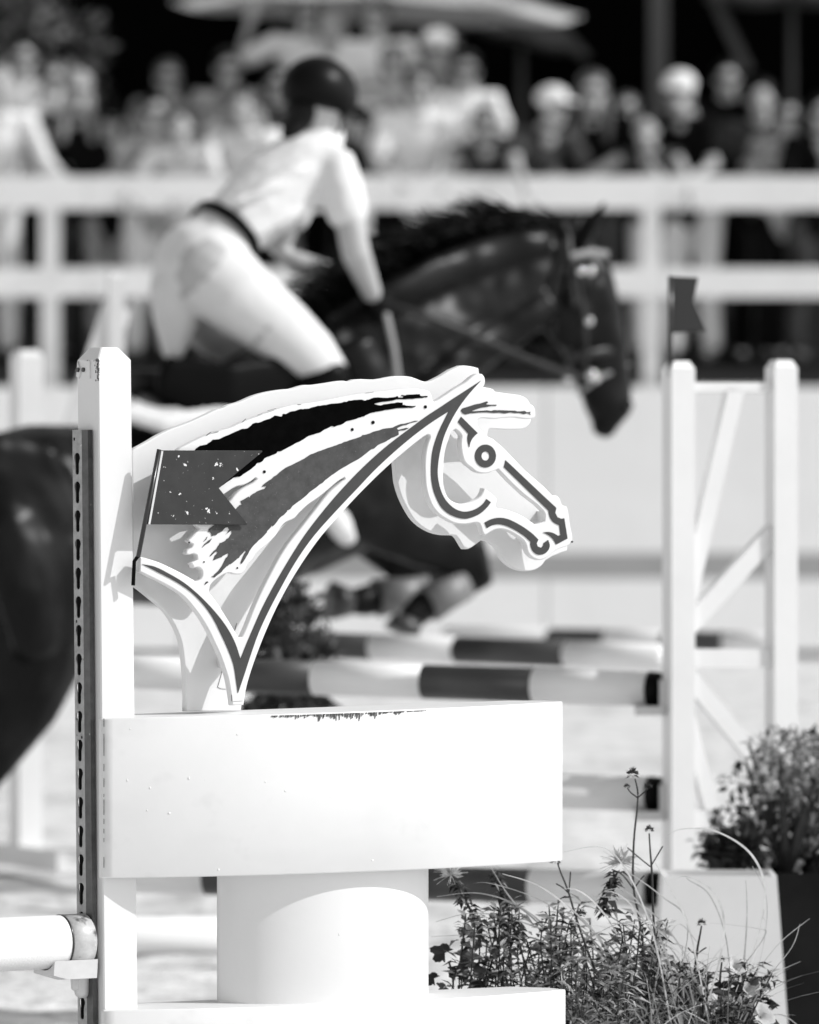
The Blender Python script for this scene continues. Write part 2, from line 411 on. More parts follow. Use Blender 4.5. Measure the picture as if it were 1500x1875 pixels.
# curved boxes
BUL = 0.09
def curved_box(pLt, pRt, pLb, pRb, name, nL=0.010, back=-0.10):
    Lt, Rt, Lb, Rb = pu(*pLt, nL), pu(*pRt, nL), pu(*pLb, nL), pu(*pRb, nL)
    u0, u1 = (Lt[0] + Lb[0]) / 2, (Rt[0] + Rb[0]) / 2
    n_ = 48; fr = []
    for i in range(n_ + 1):
        t = i / n_; h = (u1 - u0) / 2; Rr = (h * h + BUL * BUL) / (2 * BUL); x = -h + 2 * h * t
        fr.append((u0 + (u1 - u0) * t, nL + math.sqrt(Rr * Rr - x * x) - (Rr - BUL)))
    # back: behind the post's right side only
    ub = pr(Lt[1]) + 0.001
    bk = [(u1 - .002, back + .06), (u1 - .05, back), (ub + .012, back), (ub, back + .012), (ub, .0016), (u0, .0016)]
    outline = fr + bk
    def vt(u): t = (u - u0) / (u1 - u0); return Lt[1] + (Rt[1] - Lt[1]) * t, Lb[1] + (Rb[1] - Lb[1]) * t
    mb = MB(); n2 = len(outline); be = .002
    cx = (u0 + u1) / 2; cn = 0.0
    def shrink(u, nn, k): return (u + (cx - u) * k * 2, nn + (cn - nn) * k * 8)
    lay = []
    for (kind) in ('b0', 'b1', 't1', 't0'):
        for (u, nn) in outline:
            a, bb = vt(u)
            if kind[1] == '0':
                uu, n3 = shrink(u, nn, .0015); z = a if kind[0] == 't' else bb
            else:
                uu, n3 = u, nn; z = a - be if kind[0] == 't' else bb + be
            lay.append((uu, z, n3))
    fs = []
    for r_ in range(3):
        for k in range(n2):
            k2 = (k + 1) % n2; fs.append((r_ * n2 + k, r_ * n2 + k2, (r_ + 1) * n2 + k2, (r_ + 1) * n2 + k))
    fs.append(tuple(range(3 * n2, 4 * n2))); fs.append(tuple(reversed(range(0, n2))))
    mb.add(lay, fs)
    o = wmb(mb, name, M['white_worn'])
    def front(t):  # point on the front at fraction t
        i = t * n_; k = min(int(i), n_ - 1); f = i - k
        u = fr[k][0] * (1 - f) + fr[k + 1][0] * f; nn = fr[k][1] * (1 - f) + fr[k + 1][1] * f
        return u, nn, vt(u)
    for p_ in o.data.polygons:
        if len(p_.vertices) == 4 and p_.index < 48 + n2 * 2 and p_.index >= n2 and (p_.index - n2) < 48: p_.use_smooth = True
    return o, front
box1, front1 = curved_box((184, 1315.5), (1030, 1284.5), (187.5, 1608.5), (1030, 1576), 'curved_box')
box2, front2 = curved_box((188.5, 1850), (1035, 1812), (191, 2150), (1036, 2112), 'curved_box')
# mildew run under the top edge of the upper box: many short vertical dark streaks
sm = MB(); rnd = random.Random(5)
for k in range(330):
    t = 0.31 + 0.33 * rnd.random(); u, nn, (a, b_) = front1(t)
    lump = max(0, .5 + noise.noise(V((t * 60, 0, 0))) + .5 * noise.noise(V((t * 17, 4, 0)))); fade = max(0, 1 - abs((t - .46) / .17))
    h_ = .0008 + .020 * rnd.random() ** 1.5 * lump * fade + .001 * rnd.random()
    sm.box((u, a - .0022 - h_ / 2, nn + .0006), .0004 + .0009 * rnd.random(), h_, .0016)
for k in range(26):   # dark open joint at the left end, broken by paint
    u, nn, (a, b_) = front1(.004); f = rnd.random() ** 1.4
    sm.box((u, a + (b_ - a) * f, nn + .0004), .0007, .004 + .014 * rnd.random(), .0012)
tag(wmb(sm, 'mildew_streak', M['stain']), kind='stuff')
# dents and blobs in the paint
for (t, f) in ((.045, .39), (.085, .44), (.155, .385), (.05, .07), (.08, .58), (.12, .6), (.3, .42), (.34, .48), (.21, .96), (.6, .05), (.9, .08), (.72, .07), (.8, .22), (.52, .93), (.245, .12)):
    u, nn, (a, b_) = front1(t); v_ = a + (b_ - a) * f
    dm = MB(); dm.ball((u, v_, nn - .0006), .0045 * rnd.uniform(.3, 1.1), .0035 * rnd.uniform(.3, 1.1), .0013, seg=8, rings=6)
    wmb(dm, 'paint_blister', M['white'], box1, True)
# pedestal between the boxes: bowed panel
uc = pu(587, 1700, -.05)[0]; tp = MB(); n_ = 40; aa, bb_ = .225, .125
vb0, vt1 = pu(590, 1850, .07)[1] - .01, pu(590, 1585, .07)[1] + .004
pts = [(uc + aa * math.sin(R(-90 + 180 * i / n_)), -.05 + bb_ * math.cos(R(-90 + 180 * i / n_))) for i in range(n_ + 1)]
vs = [(p[0], vb0, p[1]) for p in pts] + [(p[0], vt1, p[1]) for p in pts]; k = n_ + 1
tp.add(vs, [(i, i + 1, k + i + 1, k + i) for i in range(n_)] + [(n_, 0, k, k + n_)])
ped = wmb(tp, 'pedestal', M['white'])
for p_ in ped.data.polygons: p_.use_smooth = p_.index < n_
# lower foot so that the wing stands on the sand
fm = MB(); fm.box((.5, .05, -.03), .95, .10, .12); wmb(fm, 'foot', M['white'])
fm = MB(); fm.box((.05, .02, 0), .07, .06, .9); wmb(fm, 'foot', M['white'])

# ---- horse head cutout: back plate, front plate, printed strokes
NB, NA = -0.046, 0.020          # mid planes
TB, TA = 0.016, 0.016
back = [(243, 823.5), (270, 809), (290, 797), (315, 785), (329, 780), (352, 771), (376, 760), (400, 749), (409, 747), (416, 742.7), (438.7, 736), (466.7, 724), (493, 717), (522.7, 712.7), (533, 712), (560, 704.7), (569, 705), (600, 701), (630, 697), (638, 698.7), (650, 694.7), (690, 694.7), (723, 688.7), (743, 688.7), (755, 690.5), (780, 699), (790.7, 697), (844, 669.5), (865, 671), (876.7, 674), (878, 684), (878, 704), (885, 708), (904, 712.7), (906.7, 717), (926.7, 720), (961, 726.7), (971, 738), (974, 755), (973, 768.7), (970.7, 776), (960, 784.7), (945, 786.7), (897, 785), (894, 790), (893, 801), (955, 862), (1008, 907), (1014, 907), (1021, 908), (1026, 914), (1028, 920.7), (1033, 928), (1036, 960), (1039.5, 1000), (1039, 1008), (1000, 1026), (993, 1035), (981, 1043), (962.7, 1046), (946.7, 1043), (933, 1035), (921, 1023), (915, 1010), (909, 1000.7), (893, 991), (882.7, 988.7), (877, 993), (858.7, 1005), (852, 1005.7), (848, 1000), (836, 982), (833, 980.7), (813, 980), (794.7, 976), (776, 966.7), (760, 953), (746.7, 933), (736, 910.7), (728, 884), (725.6, 860), (724, 842), (700, 850), (650, 897), (600, 948), (545, 1018), (500, 1095), (465, 1185), (446, 1262), (442, 1301), (341, 1303), (341, 1267), (338.7, 1223), (336, 1196.7), (332, 1174), (320, 1144.7), (300, 1116), (276.7, 1096), (247, 1073), (243, 1071)]
front = [(877, 684), (884, 685), (888, 691), (888, 704), (883, 712), (880, 721), (890, 722), (900, 727), (912, 731), (918, 738), (972, 740), (978, 744), (981, 755), (981, 763), (977, 766), (962, 767), (945, 764.5), (925, 765), (905, 767), (893, 766), (880, 766), (875, 768.5), (874, 775), (878, 784), (888, 793), (893, 799), (904, 804), (961, 860), (1013, 908), (1017, 915), (1027, 924), (1038, 927), (1040, 932), (1044, 960), (1049, 990), (1047, 995), (1018, 1008), (1000, 1022), (989, 1025.5), (978.7, 1022.7), (970.7, 1016.7), (966, 1008.7), (964, 999), (960, 991), (949, 982), (933, 972.7), (920, 969), (909, 969.3), (898.7, 974), (888.7, 980.5), (885, 977), (878.7, 959.5), (873, 957), (860, 959), (848, 960), (833, 958), (818.7, 951), (805, 942), (794.7, 930.7), (786.7, 914.7), (780.7, 893), (779, 873), (778.5, 853), (779, 840), (781, 824), (785, 809), (788, 801), (787, 797), (784, 796), (780, 797.5), (766.7, 807), (746.7, 823), (724, 842), (696.7, 866.7), (670, 893), (643, 921), (616.7, 950.7), (590, 981), (567, 1012), (546.7, 1042.7), (526.7, 1076), (506.7, 1114), (489, 1153), (473, 1193), (460, 1230), (452, 1258), (448, 1280), (446.5, 1291), (426, 1292), (424, 1278), (418.7, 1246), (412, 1223), (404, 1200.7), (393, 1176.7), (380, 1150), (367, 1129), (352, 1109), (336.7, 1092), (310, 1074), (283, 1060), (256.5, 1047), (256.5, 1020), (259, 1020), (274, 1024), (290, 1029), (310, 1038), (330, 1048), (350, 1059), (360, 1064.7), (368.7, 1059), (371, 1047), (367, 1040.7), (360.7, 1039), (354.7, 1040.7), (352.7, 1034.7), (349, 1031), (356, 1028), (362, 1024), (361, 1017), (355, 1014), (347, 1016), (341, 1014.7), (343, 1008), (351, 1002.7), (354, 997), (347, 993), (345, 990), (350, 985), (358, 976), (366, 968), (361, 962.7), (352, 940), (345, 915), (332, 895), (320, 870), (317, 845), (327, 823.5), (345, 813), (362, 804.5), (378, 797), (403, 789), (423, 783), (444, 773), (462, 766), (480, 759), (505, 750), (540, 741), (570, 737.5), (600, 732), (635, 725), (668, 720), (700, 716.5), (730, 713), (768, 712), (786, 716.5), (790, 722), (792, 731), (795, 737), (813, 725.5), (833, 712), (853, 700), (869, 687)]
slit = [(410.7, 905), (433, 891), (446.7, 888), (458.7, 882), (468, 875), (471, 877), (464, 884), (452, 890.7), (441, 897), (429, 908), (420, 918.7), (402, 926), (394, 916)]
gapn = [(436.7, 1167), (421, 1140), (400, 1107), (383, 1084), (386, 1071), (400, 1058), (418, 1049), (432, 1052), (442.7, 1050.7), (448.7, 1044), (453, 1034.7), (462.7, 1024), (469, 1014), (482, 1003), (496, 990.7), (506.7, 979), (513, 968), (522.7, 957), (540, 949), (546.7, 941), (553, 934.7), (564, 924.5), (583, 911.5), (603, 895), (619, 881.5), (631, 874.5), (632, 877), (619, 888), (603, 902), (576.7, 934.7), (550, 968.5), (528, 996), (513, 1019), (498.7, 1045), (482.7, 1076), (466.7, 1110.7), (452, 1148), (444, 1166)]
cheek = [(834.7, 786), (828, 790), (822.7, 804), (817, 820), (814, 837), (812.7, 853), (812, 880), (814.7, 896), (821, 910.7), (830.7, 918.7), (840, 922), (853, 922), (866.7, 918), (880, 909), (885.5, 899), (886.7, 894), (909, 911.5), (910, 917), (908, 926), (911, 930.7), (920, 931.6), (933, 935), (953, 943), (973, 955), (981, 961), (993, 957), (998, 954), (998, 942), (994.7, 935), (960, 906), (933, 880.7), (913, 859), (908, 861), (898.7, 865), (886.7, 867), (873, 864), (864, 857), (853, 848), (848, 837), (845.5, 825), (844.7, 817), (845, 804), (846, 798.7), (841, 791)]
bpz = wl('back_plate', plate_mesh('back_plate', [trace(back, NB + TB / 2)], NB, TB, .0022), M['white_worn'])
fpz = wl('front_plate', plate_mesh('front_plate', [trace(front, NA + TA / 2), trace(slit, NA + TA / 2), trace(gapn, NA + TA / 2), trace(cheek, NA + TA / 2)], NA, TA, .0022), M['white'])
for (x, y) in ((300, 1046), (436, 1215), (690, 840), (780, 760), (1022, 945), (520, 800), (640, 760)):   # spacers that carry the front plate
    sp = MB(); u, v_ = pu(x, y, NA); sp.box((u, v_, (NB + NA) / 2), .018, .018, NA - NB - .014); wmb(sp, 'spacer', M['white'])
NP = NA + TA / 2
def decal(name, path, m, smooth=True, corner=48, rough=0, parent=None, holes=(), th=.0012, sd=1):
    loops = [trace(path, NP + th, smooth, 3, corner, rough, sd)] + [trace(h, NP + th) for h in holes]
    return wl(name, plate_mesh(name, loops, NP + th / 2 + .0002, th), m, parent or fpz)
line1 = [(881, 697), (860, 720), (840, 746.7), (824, 774.7), (813, 800), (806.7, 824), (803, 845), (801.6, 866.7), (804, 885), (808.7, 901), (816, 915), (826.7, 926.7), (837, 933.5), (850.7, 937), (864, 935), (877, 929), (886.7, 920.5), (891, 913.7), (899, 919.7), (893, 928), (880, 940), (865, 947), (852, 950), (836, 947), (821, 940), (809, 929), (800, 913), (793, 893), (790, 870), (790.3, 847), (792.5, 826.7), (798.7, 804), (806.7, 784), (815, 767), (822, 753), (793, 771.5), (766.7, 790.5), (740, 812), (712, 836.5), (683, 864), (656.7, 892), (630, 920), (603, 949), (575, 981), (553, 1011), (533, 1042.7), (513, 1079), (495, 1113), (474, 1158), (458.7, 1201), (446, 1240), (436, 1269), (433, 1248), (428, 1217), (417, 1187), (404, 1159), (391, 1133), (376, 1111), (350, 1084), (323, 1065.5), (290, 1048), (260.7, 1033), (283, 1037.5), (310, 1050.7), (336.7, 1066.7), (357, 1083), (377, 1102), (402, 1130), (417, 1151), (430.7, 1177), (440.7, 1207), (451, 1181), (464, 1150.7), (480, 1114.5), (500, 1076), (520, 1041), (540, 1008), (557, 982), (577, 955), (603, 922.7), (630, 892), (656.7, 864), (683, 839), (712, 814), (753, 783), (780, 763), (806.7, 745.5), (833, 728), (860, 710.7)]
brow = [(844.7, 763), (875, 793), (866.7, 801), (862, 809), (859.6, 818.7), (857, 808), (856.7, 800), (858, 794), (839, 772.7)]
nose = [(926, 842.7), (925, 849), (923, 855), (1005, 935), (1006, 942), (1009, 950), (1014.7, 956.7), (1024.7, 962), (1027, 980), (1022, 981), (1013, 976), (1004, 974), (995, 975), (1005, 980), (1013, 987), (1019, 997), (1039.6, 986), (1033.6, 949), (1028, 950), (1021, 947), (1017, 939), (1019, 930), (973, 887), (934.7, 850.7)]
lip = [(887.7, 957), (892, 967), (901, 962), (913, 960), (926.7, 962.7), (944, 970.7), (960, 981), (972, 992), (972, 999), (976, 1008.7), (983, 1014.7), (990.7, 1015.7), (998.7, 1013), (1005, 1006), (1007, 998), (1004, 988.7), (995.7, 994.7), (995, 999), (991, 1003), (985, 1000.7), (983, 995), (986, 988), (976, 978), (960, 966), (944, 956.7), (930.7, 950.7), (916, 948), (900, 950.7)]
fore = [(844, 751), (847, 748), (860, 744), (870, 741), (880, 738.7), (892, 735), (894, 737), (890.7, 740), (897, 740.5), (909, 741), (908.7, 743), (900, 743), (892, 744.7), (880, 746.7), (868, 750.7), (864, 752.7), (869, 752.7), (881, 752), (892, 751.5), (900, 752.7), (904, 751), (918.7, 751), (930, 752), (942.7, 752), (947, 753.5), (953, 753), (961, 752.7), (965, 755), (972.7, 754), (970, 756), (972, 759), (966.7, 756.7), (960, 758), (952, 756), (944, 756.5), (934.7, 755), (924, 757), (915, 755.5), (905, 756), (892, 755), (876, 755.7), (866.7, 756.7), (862.7, 756.7), (853, 759), (848, 756.7)]
decal('neck_line', line1, M['line'], corner=40)
decal('brow_line', brow, M['line'], corner=30)
decal('nose_line', nose, M['line'], corner=30)
decal('lip_line', lip, M['line'], corner=40)
ell = lambda cx, cy, rx, ry, n=36: [(cx + rx * math.cos(2 * math.pi * k / n), cy + ry * math.sin(2 * math.pi * k / n)) for k in range(n)]
decal('eye_ring', ell(889.3, 835, 19, 21), M['line'], holes=[ell(889.3, 835, 7.5, 8.4, 24)])
decal('forelock_stroke', fore, M['line'], False, rough=.25)
black = [(357, 823), (367, 816.7), (379, 814), (390, 805), (400.7, 804), (414, 798), (426.7, 793), (441, 786), (452, 785), (458.7, 780.7), (464, 775), (478.7, 772.7), (486.7, 768.7), (496, 766.7), (504, 761), (517, 762.7), (518.7, 758), (525, 758), (530.7, 754.7), (541, 752), (556, 748.7), (562.7, 748.7), (574.7, 744.9), (586.7, 742.7), (597, 741), (614, 738.7), (631, 736), (643, 733), (659, 731.6), (670, 732.7), (678, 731), (684.7, 728.7), (710, 728), (723, 726.7), (728.7, 725), (729, 728), (738, 728.3), (739, 725.5), (735, 724.5), (736, 722.6), (740, 724.3), (748, 722.7), (769, 722), (770, 724.9), (782.7, 725), (783, 726.4), (774.7, 728), (766.7, 728.9), (750.7, 730.7), (733, 730.7), (713, 734), (700, 736), (686, 738.2), (686, 740.2), (696.7, 742.4), (703, 740.5), (723, 738), (738, 737), (737, 740), (742.7, 743), (762, 743.7), (756, 746.7), (734.7, 747), (717, 749), (700, 752), (691, 754), (683, 755), (674, 758), (667, 762), (660.7, 764), (652.7, 766.7), (636.7, 770.7), (628.7, 775), (612.7, 780.7), (607, 780.7), (594, 786.7), (583, 792.7), (574, 795), (564.7, 798.7), (554.5, 804.7), (536, 814.7), (517, 824.7), (509, 826.7), (505, 831), (498.7, 833), (485, 839), (478.7, 846.7), (472, 847.5), (465, 855), (449, 866), (440, 872.7), (428, 874.7), (413, 885), (402.7, 892.7), (388, 902), (372, 880), (358, 850)]
grey = [(765, 770), (758.7, 770.7), (745, 775), (730.7, 778), (720, 782.7), (702, 786), (683, 791), (674, 795), (666, 796.7), (660.7, 800), (646, 804.7), (630, 810), (616.7, 814.7), (607, 818.7), (596.7, 822), (583, 826.7), (569.5, 832), (561, 838), (550, 843.5), (540, 848.7), (524, 856.7), (506.7, 870), (493, 880), (486.7, 884), (480, 891), (488.7, 890), (485, 894.7), (478.7, 896.7), (466.7, 902.7), (458.7, 908), (458.7, 912), (454.7, 910), (441, 918), (444, 924), (438.7, 925), (432, 932), (420, 945), (402, 955), (392.7, 961), (383, 969), (381, 973), (386, 975), (388, 981), (395, 980), (400, 976), (406, 974), (413, 966), (418, 965.5), (420, 970), (414, 979), (424, 971), (425, 976), (418, 985), (410, 992), (403, 995), (398, 1003), (390, 1011), (384, 1018), (386, 1019), (396, 1009), (399, 1011), (394, 1018), (391, 1026), (400, 1022), (408, 1018), (418, 1013), (419, 1016), (412, 1026), (404, 1040), (393, 1052), (388, 1056), (393, 1057), (402, 1050), (412, 1040), (420, 1034), (428, 1029), (432, 1026), (440, 1018), (449, 1008), (450.5, 1010), (445, 1020), (441, 1031), (443, 1032), (451, 1020), (461, 1003), (474.7, 989), (488, 976), (490, 973), (498, 962.7), (500, 964), (510.7, 950.7), (524, 938.7), (526.7, 934), (530.7, 933), (536, 926.7), (550.7, 915.5), (567, 901.5), (586, 887), (600.5, 875.5), (620.7, 861), (640.7, 849), (663, 836), (680.7, 822), (686, 821), (691, 816), (707, 808), (716.7, 802.7), (730, 796), (729.5, 789.5), (742.7, 786.7), (749, 783), (744, 784), (729.3, 787), (727, 784.7), (733, 781), (745, 777), (765.5, 771)]
decal('black_mane_stroke', black, M['black_print'], True, corner=20, rough=.35)
decal('grey_mane_stroke', grey, M['stroke'], True, corner=20, rough=.35, sd=3)
for q in ([(380, 982.5), (378, 988), (372.7, 992), (377, 987)], [(388, 986), (384, 993), (377, 997), (370, 1003), (375, 996), (382, 990)], [(380, 1064.5), (382, 1066), (375, 1071), (377, 1066)]):
    decal('grey_mane_fleck', q, M['stroke'], False)
for (x, y, r_) in ((645.5, 786.5, 2.4), (683.5, 773.5, 2.8), (779.5, 745, 2.6), (484.5, 863.8, 2.4), (346.5, 993.5, 1.4), (374, 1029, 1.2), (435, 1040, 1.4), (1048, 992, 1.5)):
    decal('screw_hole', ell(x, y, r_, r_ * 1.15, 10), M['recess_shade'])
# hairline cracks in the foot of the back plate and along the mane edge
ck = MB()
def crack(pts, n, w):
    for a, b_ in zip(pts[:-1], pts[1:]):
        p, q = pu(*a, n), pu(*b_, n); ck.bar((p[0], p[1], n + .0003), (q[0], q[1], n + .0003), .0004, w, V((0, 0, 1)))
crack([(408, 1223), (406, 1232), (403, 1242), (399, 1256), (398, 1258), (404, 1261), (415, 1262)], NB + TB / 2, .0016)
crack([(433.5, 1141), (431, 1149), (430, 1154)], NB + TB / 2, .0014)
crack([(378, 797.5), (386, 791), (400, 790)], NP, .003); crack([(444, 772.5), (450, 767)], NP, .0025)
crack([(471, 760), (480, 757.5)], NP, .0012); crack([(490, 752), (505, 748)], NP, .003); crack([(545, 740.5), (552, 740)], NP, .0014); crack([(670, 719), (684, 717.5)], NP, .0014)
crack([(424, 1272), (424, 1284)], NP, .0016); crack([(426, 1284.5), (444, 1283.5)], NP, .0008)
wmb(ck, 'crack', M['stain'])

# ---------------------------------------------------------------- flag in the near wing
NF = 0.0365
flag = empty('swallowtail_flag', mtx=WM, label='chipped dark swallowtail flag on a slanted tube beside the white post', cat='flag')
fl = [(296, 824.5), (480, 825), (481, 827), (401, 893.5), (453.5, 959.5), (452, 961), (270, 960)]
link('flag_panel', plate_mesh('flag_panel', [[pu(x, y, NF + .0015) for x, y in fl]], NF, .003, .0008), M['flag'], flag, False, True)
tm = MB(); p0, p1 = pu(291.5, 823, NF), pu(253, 1020, NF)
tm.tube([(p0[0], p0[1], NF), (p1[0], p1[1], NF)], [.0042, .0042], 14, cap='flat'); tm.build('tube', M['flag_tube'], flag, True, True)
p0, p1 = pu(296, 826, NF), pu(272, 960, NF)
tm = MB(); tm.bar((p0[0], p0[1], NF + .002), (p1[0], p1[1], NF + .002), .004, .0018, V((0, 0, 1))); tm.build('edge_fold', M['cup'], flag, False, True)
p1, p2 = pu(253, 1018, NF), pu(249, 1072, .03)
tm = MB(); tm.tube([(p1[0], p1[1], NF), (p1[0] - .001, p1[1] - .01, NF - .012), (p2[0], p2[1], .02)], [.0035, .0035, .0035], 10, cap='flat'); tm.build('gap_shade_tube', M['recess_shade'], flag, True, True)  # black tube added to paint the shaded gap between post and plate

# ---------------------------------------------------------------- pole and cup at lower left
nc0 = -0.044
pe = pu(166, 1722, nc0); ue = pl(pe[1]) - .013
pole = empty('jump_pole', mtx=WM, label='white round pole with worn taped end resting in cup at lower left', cat='jump pole')
pc = (pe[1])
def cyl(u0, u1, r_, nseg=40, rim=.004):
    m_ = MB(); m_.tube([(u0, pc, nc0), (u0 - rim, pc, nc0), (u1 + rim, pc, nc0), (u1, pc, nc0)], [r_ - rim, r_, r_, r_ - rim], nseg, cap='flat'); return m_
cyl(ue - .050, ue - 3.2, .0485).build('pole_shaft', M['pole'], pole, True, True)
cyl(ue - .001, ue - .0515, .0495, rim=.003).build('end_tape', M['tape'], pole, True, True)
cyl(ue - .0500, ue - .0535, .0497, rim=.0006).build('tape_edge', M['flag_tube'], pole, True, True)
cup = empty('pole_cup', mtx=WM, label='pale plastic jump cup pinned in keyhole track under the white pole', cat='jump cup')
cmb = MB(); rr = .0505; vs = []; n_ = 14
# cradle: arc trough that opens upward, with a sloping front wing
us = (ue + .004, ue - .058, ue - .086); tops = (.026, .026, .004); bots = (.018, .018, .010)
for i, u in enumerate(us):
    up = []; lo = []
    for k in range(n_ + 1):
        a = R(-90 - 52 + 104 * k / n_); y = pc + rr * math.sin(a); x = nc0 + rr * math.cos(a)
        up.append((u, y, x)); lo.append((u, pc - rr - bots[i] + .006 * abs(k - n_ / 2) / n_, nc0 + (x - nc0) * .92))
    vs += up + lo
m_ = 2 * (n_ + 1); fs = []
for i in range(2):
    for k in range(n_):
        a = i * m_; fs.append((a + k, a + k + 1, a + m_ + k + 1, a + m_ + k)); a += n_ + 1; fs.append((a + k + 1, a + k, a + m_ + k, a + m_ + k + 1))
    a = i * m_; fs.append((a, a + m_, a + m_ + n_ + 1, a + n_ + 1)); fs.append((a + n_, a + 2 * n_ + 1, a + m_ + 2 * n_ + 1, a + m_ + n_))
for i in (0, 2):
    a = i * m_
    for k in range(n_): fs.append((a + k, a + k + 1, a + n_ + 2 + k, a + n_ + 1 + k))
cmb.add(vs, fs); cmb.build('cradle', M['cup'], cup, False, True)
cmb = MB(); cmb.tube([(ue - .006, pc - rr - .012, nc0), (ue - .006, pc - rr - .042, nc0)], [(.013, .016), (.012, .015)], 16); cmb.tube([(ue - .02, pc - rr - .012, nc0 + .002), (ue - .02, pc - rr - .034, nc0 + .002)], [(.007, .012), (.006, .010)], 12)
cmb.build('latch_tab', M['cup'], cup, True, True)

# ================================================================= jump behind on the right
def standard(name, label, pxs, d0, yaw, post_w, bars, parent_extra=None, group=None):
    """posts: list of (px, top py); bars: list of ((i/px,py),(px,py),width) on the plane"""
    e = V((math.cos(yaw), math.sin(yaw), 0)); nn = V((math.sin(yaw), -math.cos(yaw), 0))
    P0 = at(pxs[0][0], 800, d0); root = empty(name, (P0.x, P0.y, 0), label, 'jump wing', group)
    pts = []
    for (px, py) in pxs:
        p = ray_plane(px, py, P0, nn); m_ = MB(); w = post_w
        m_.box((p.x, p.y, p.z / 2), w, w, p.z, (e, nn, V((0, 0, 1))))
        c = V((p.x, p.y, p.z)); h = w / 2
        q = [c + e * (i * h) + nn * (j * h) + V((0, 0, .0005)) for i, j in ((-1, -1), (1, -1), (1, 1), (-1, 1))]; h *= .65
        q += [c + e * (i * h) + nn * (j * h) + V((0, 0, .02)) for i, j in ((-1, -1), (1, -1), (1, 1), (-1, 1))]
        m_.add(q, [(0, 1, 5, 4), (1, 2, 6, 5), (2, 3, 7, 6), (3, 0, 4, 7), (4, 5, 6, 7)])
        m_.build('post', M['white_plain'], root); pts.append(p)
    for (a, b_, w) in bars:
        p, q = ray_plane(*a, P0, nn), ray_plane(*b_, P0, nn); m_ = MB(); m_.bar(p, q, .03, w); m_.build('brace', M['white_plain'], root)
    for p in pts:
        m_ = MB(); m_.box((p.x, p.y, .035), .10, .8, .07, (e, nn, V((0, 0, 1)))); m_.build('foot', M['white_plain'], root)
    return root
DS = 16.7
standard('jump_wing', 'white braced wing with two posts in front of the dark shrub', [(1243, 676), (1431, 674)], DS, R(20), .062,
         [((1262, 708), (1412, 708), .022), ((1262, 1205), (1412, 1205), .045), ((1256, 1105), (1345, 712), .042), ((1256, 1150), (1415, 975), .046),
          ((1256, 1235), (1412, 1425), .042), ((1250, 1285), (1310, 1520), .036), ((1262, 1500), (1412, 1500), .045)])
fp = at(1229, 662, DS); ft = at(1229, 505, DS)
ff = empty('swallowtail_flag', tuple(fp), 'small dark swallowtail flag above the braced white wing at right', 'flag')
yy = fp.y - .02
fq = [at(x, y, yy + D0) for x, y in ((1229, 506), (1279, 508), (1270, 552), (1294, 606), (1231, 610))]
m_ = MB(); m_.add([tuple(p) for p in fq] + [(p.x, p.y + .004, p.z) for p in fq], [(0, 1, 2, 3, 4), (9, 8, 7, 6, 5)] + [(i, (i + 1) % 5 + 0, (i + 1) % 5 + 5, i + 5) for i in range(5)])
m_.build('flag_panel', M['flag_far'], ff)
m_ = MB(); m_.tube([at(1228, 505, yy + D0), at(1228, 690, yy + D0)], [.006, .006], 8, cap='flat'); m_.build('tube', M['flag_tube'], ff, True)

def striped_pole(label, a, b_, r_, cuts, first_dark, cap_end=True, group=None):
    """a, b world ends; cuts fractions"""
    root = empty('striped_pole', tuple(a), label, 'jump pole', group)
    d = b_ - a; cs = [0] + cuts + [1]; dark = first_dark
    for i in range(len(cs) - 1):
        m_ = MB(); m_.tube([a + d * cs[i], a + d * cs[i + 1]], [r_, r_], 24, cap='flat'); m_.build('stripe', M['pole_dark'] if dark else M['pole'], root, True); dark = not dark
    if cap_end:
        m_ = MB(); m_.tube([b_, b_ + d.normalized() * .03], [r_ * 1.03, r_ * .97], 24, cap='flat'); m_.build('end_cap', M['leather'], root, True)
    return root
def px_frac(a_px, b_px, xs): return [(x - a_px) / (b_px - a_px) for x in xs]
# three rails of the jump held by the braced wing; they run a little away to the left
def jp(py_l, py_r, dl, dr, xl=160, xr=1190): return at(xl, py_l, dl), at(xr, py_r, dr)
a, b_ = jp(1228, 1262, 17.3, 16.75)
striped_pole('upper striped pole, dark and white bands, behind the curved white box', a, b_, .043, px_frac(160, 1190, [385, 585, 785, 985]), False)
a, b_ = jp(1420, 1454, 17.3, 16.75)
striped_pole('lower pale pole with black end cap beneath the striped pole', a, b_, .043, px_frac(160, 1190, [600]), True)
a, b_ = jp(1602, 1628, 17.3, 16.75)
striped_pole('lowest striped pole seen behind the flowers near the sand', a, b_, .043, px_frac(160, 1190, [385, 590, 785, 980]), False)
for nm_, py_ in (('upper', 1262), ('middle', 1454), ('lowest', 1628)):
    p = at(1204, py_, 16.72); m_ = MB(); m_.box((p.x - .02, p.y, p.z - .052), .07, .07, .022); m_.box((p.x + .012, p.y, p.z - .02), .016, .06, .085)
    tag(m_.build('pole_cup', M['cup']), 'pale jump cup under the %s pole on the braced right wing' % nm_, 'jump cup')
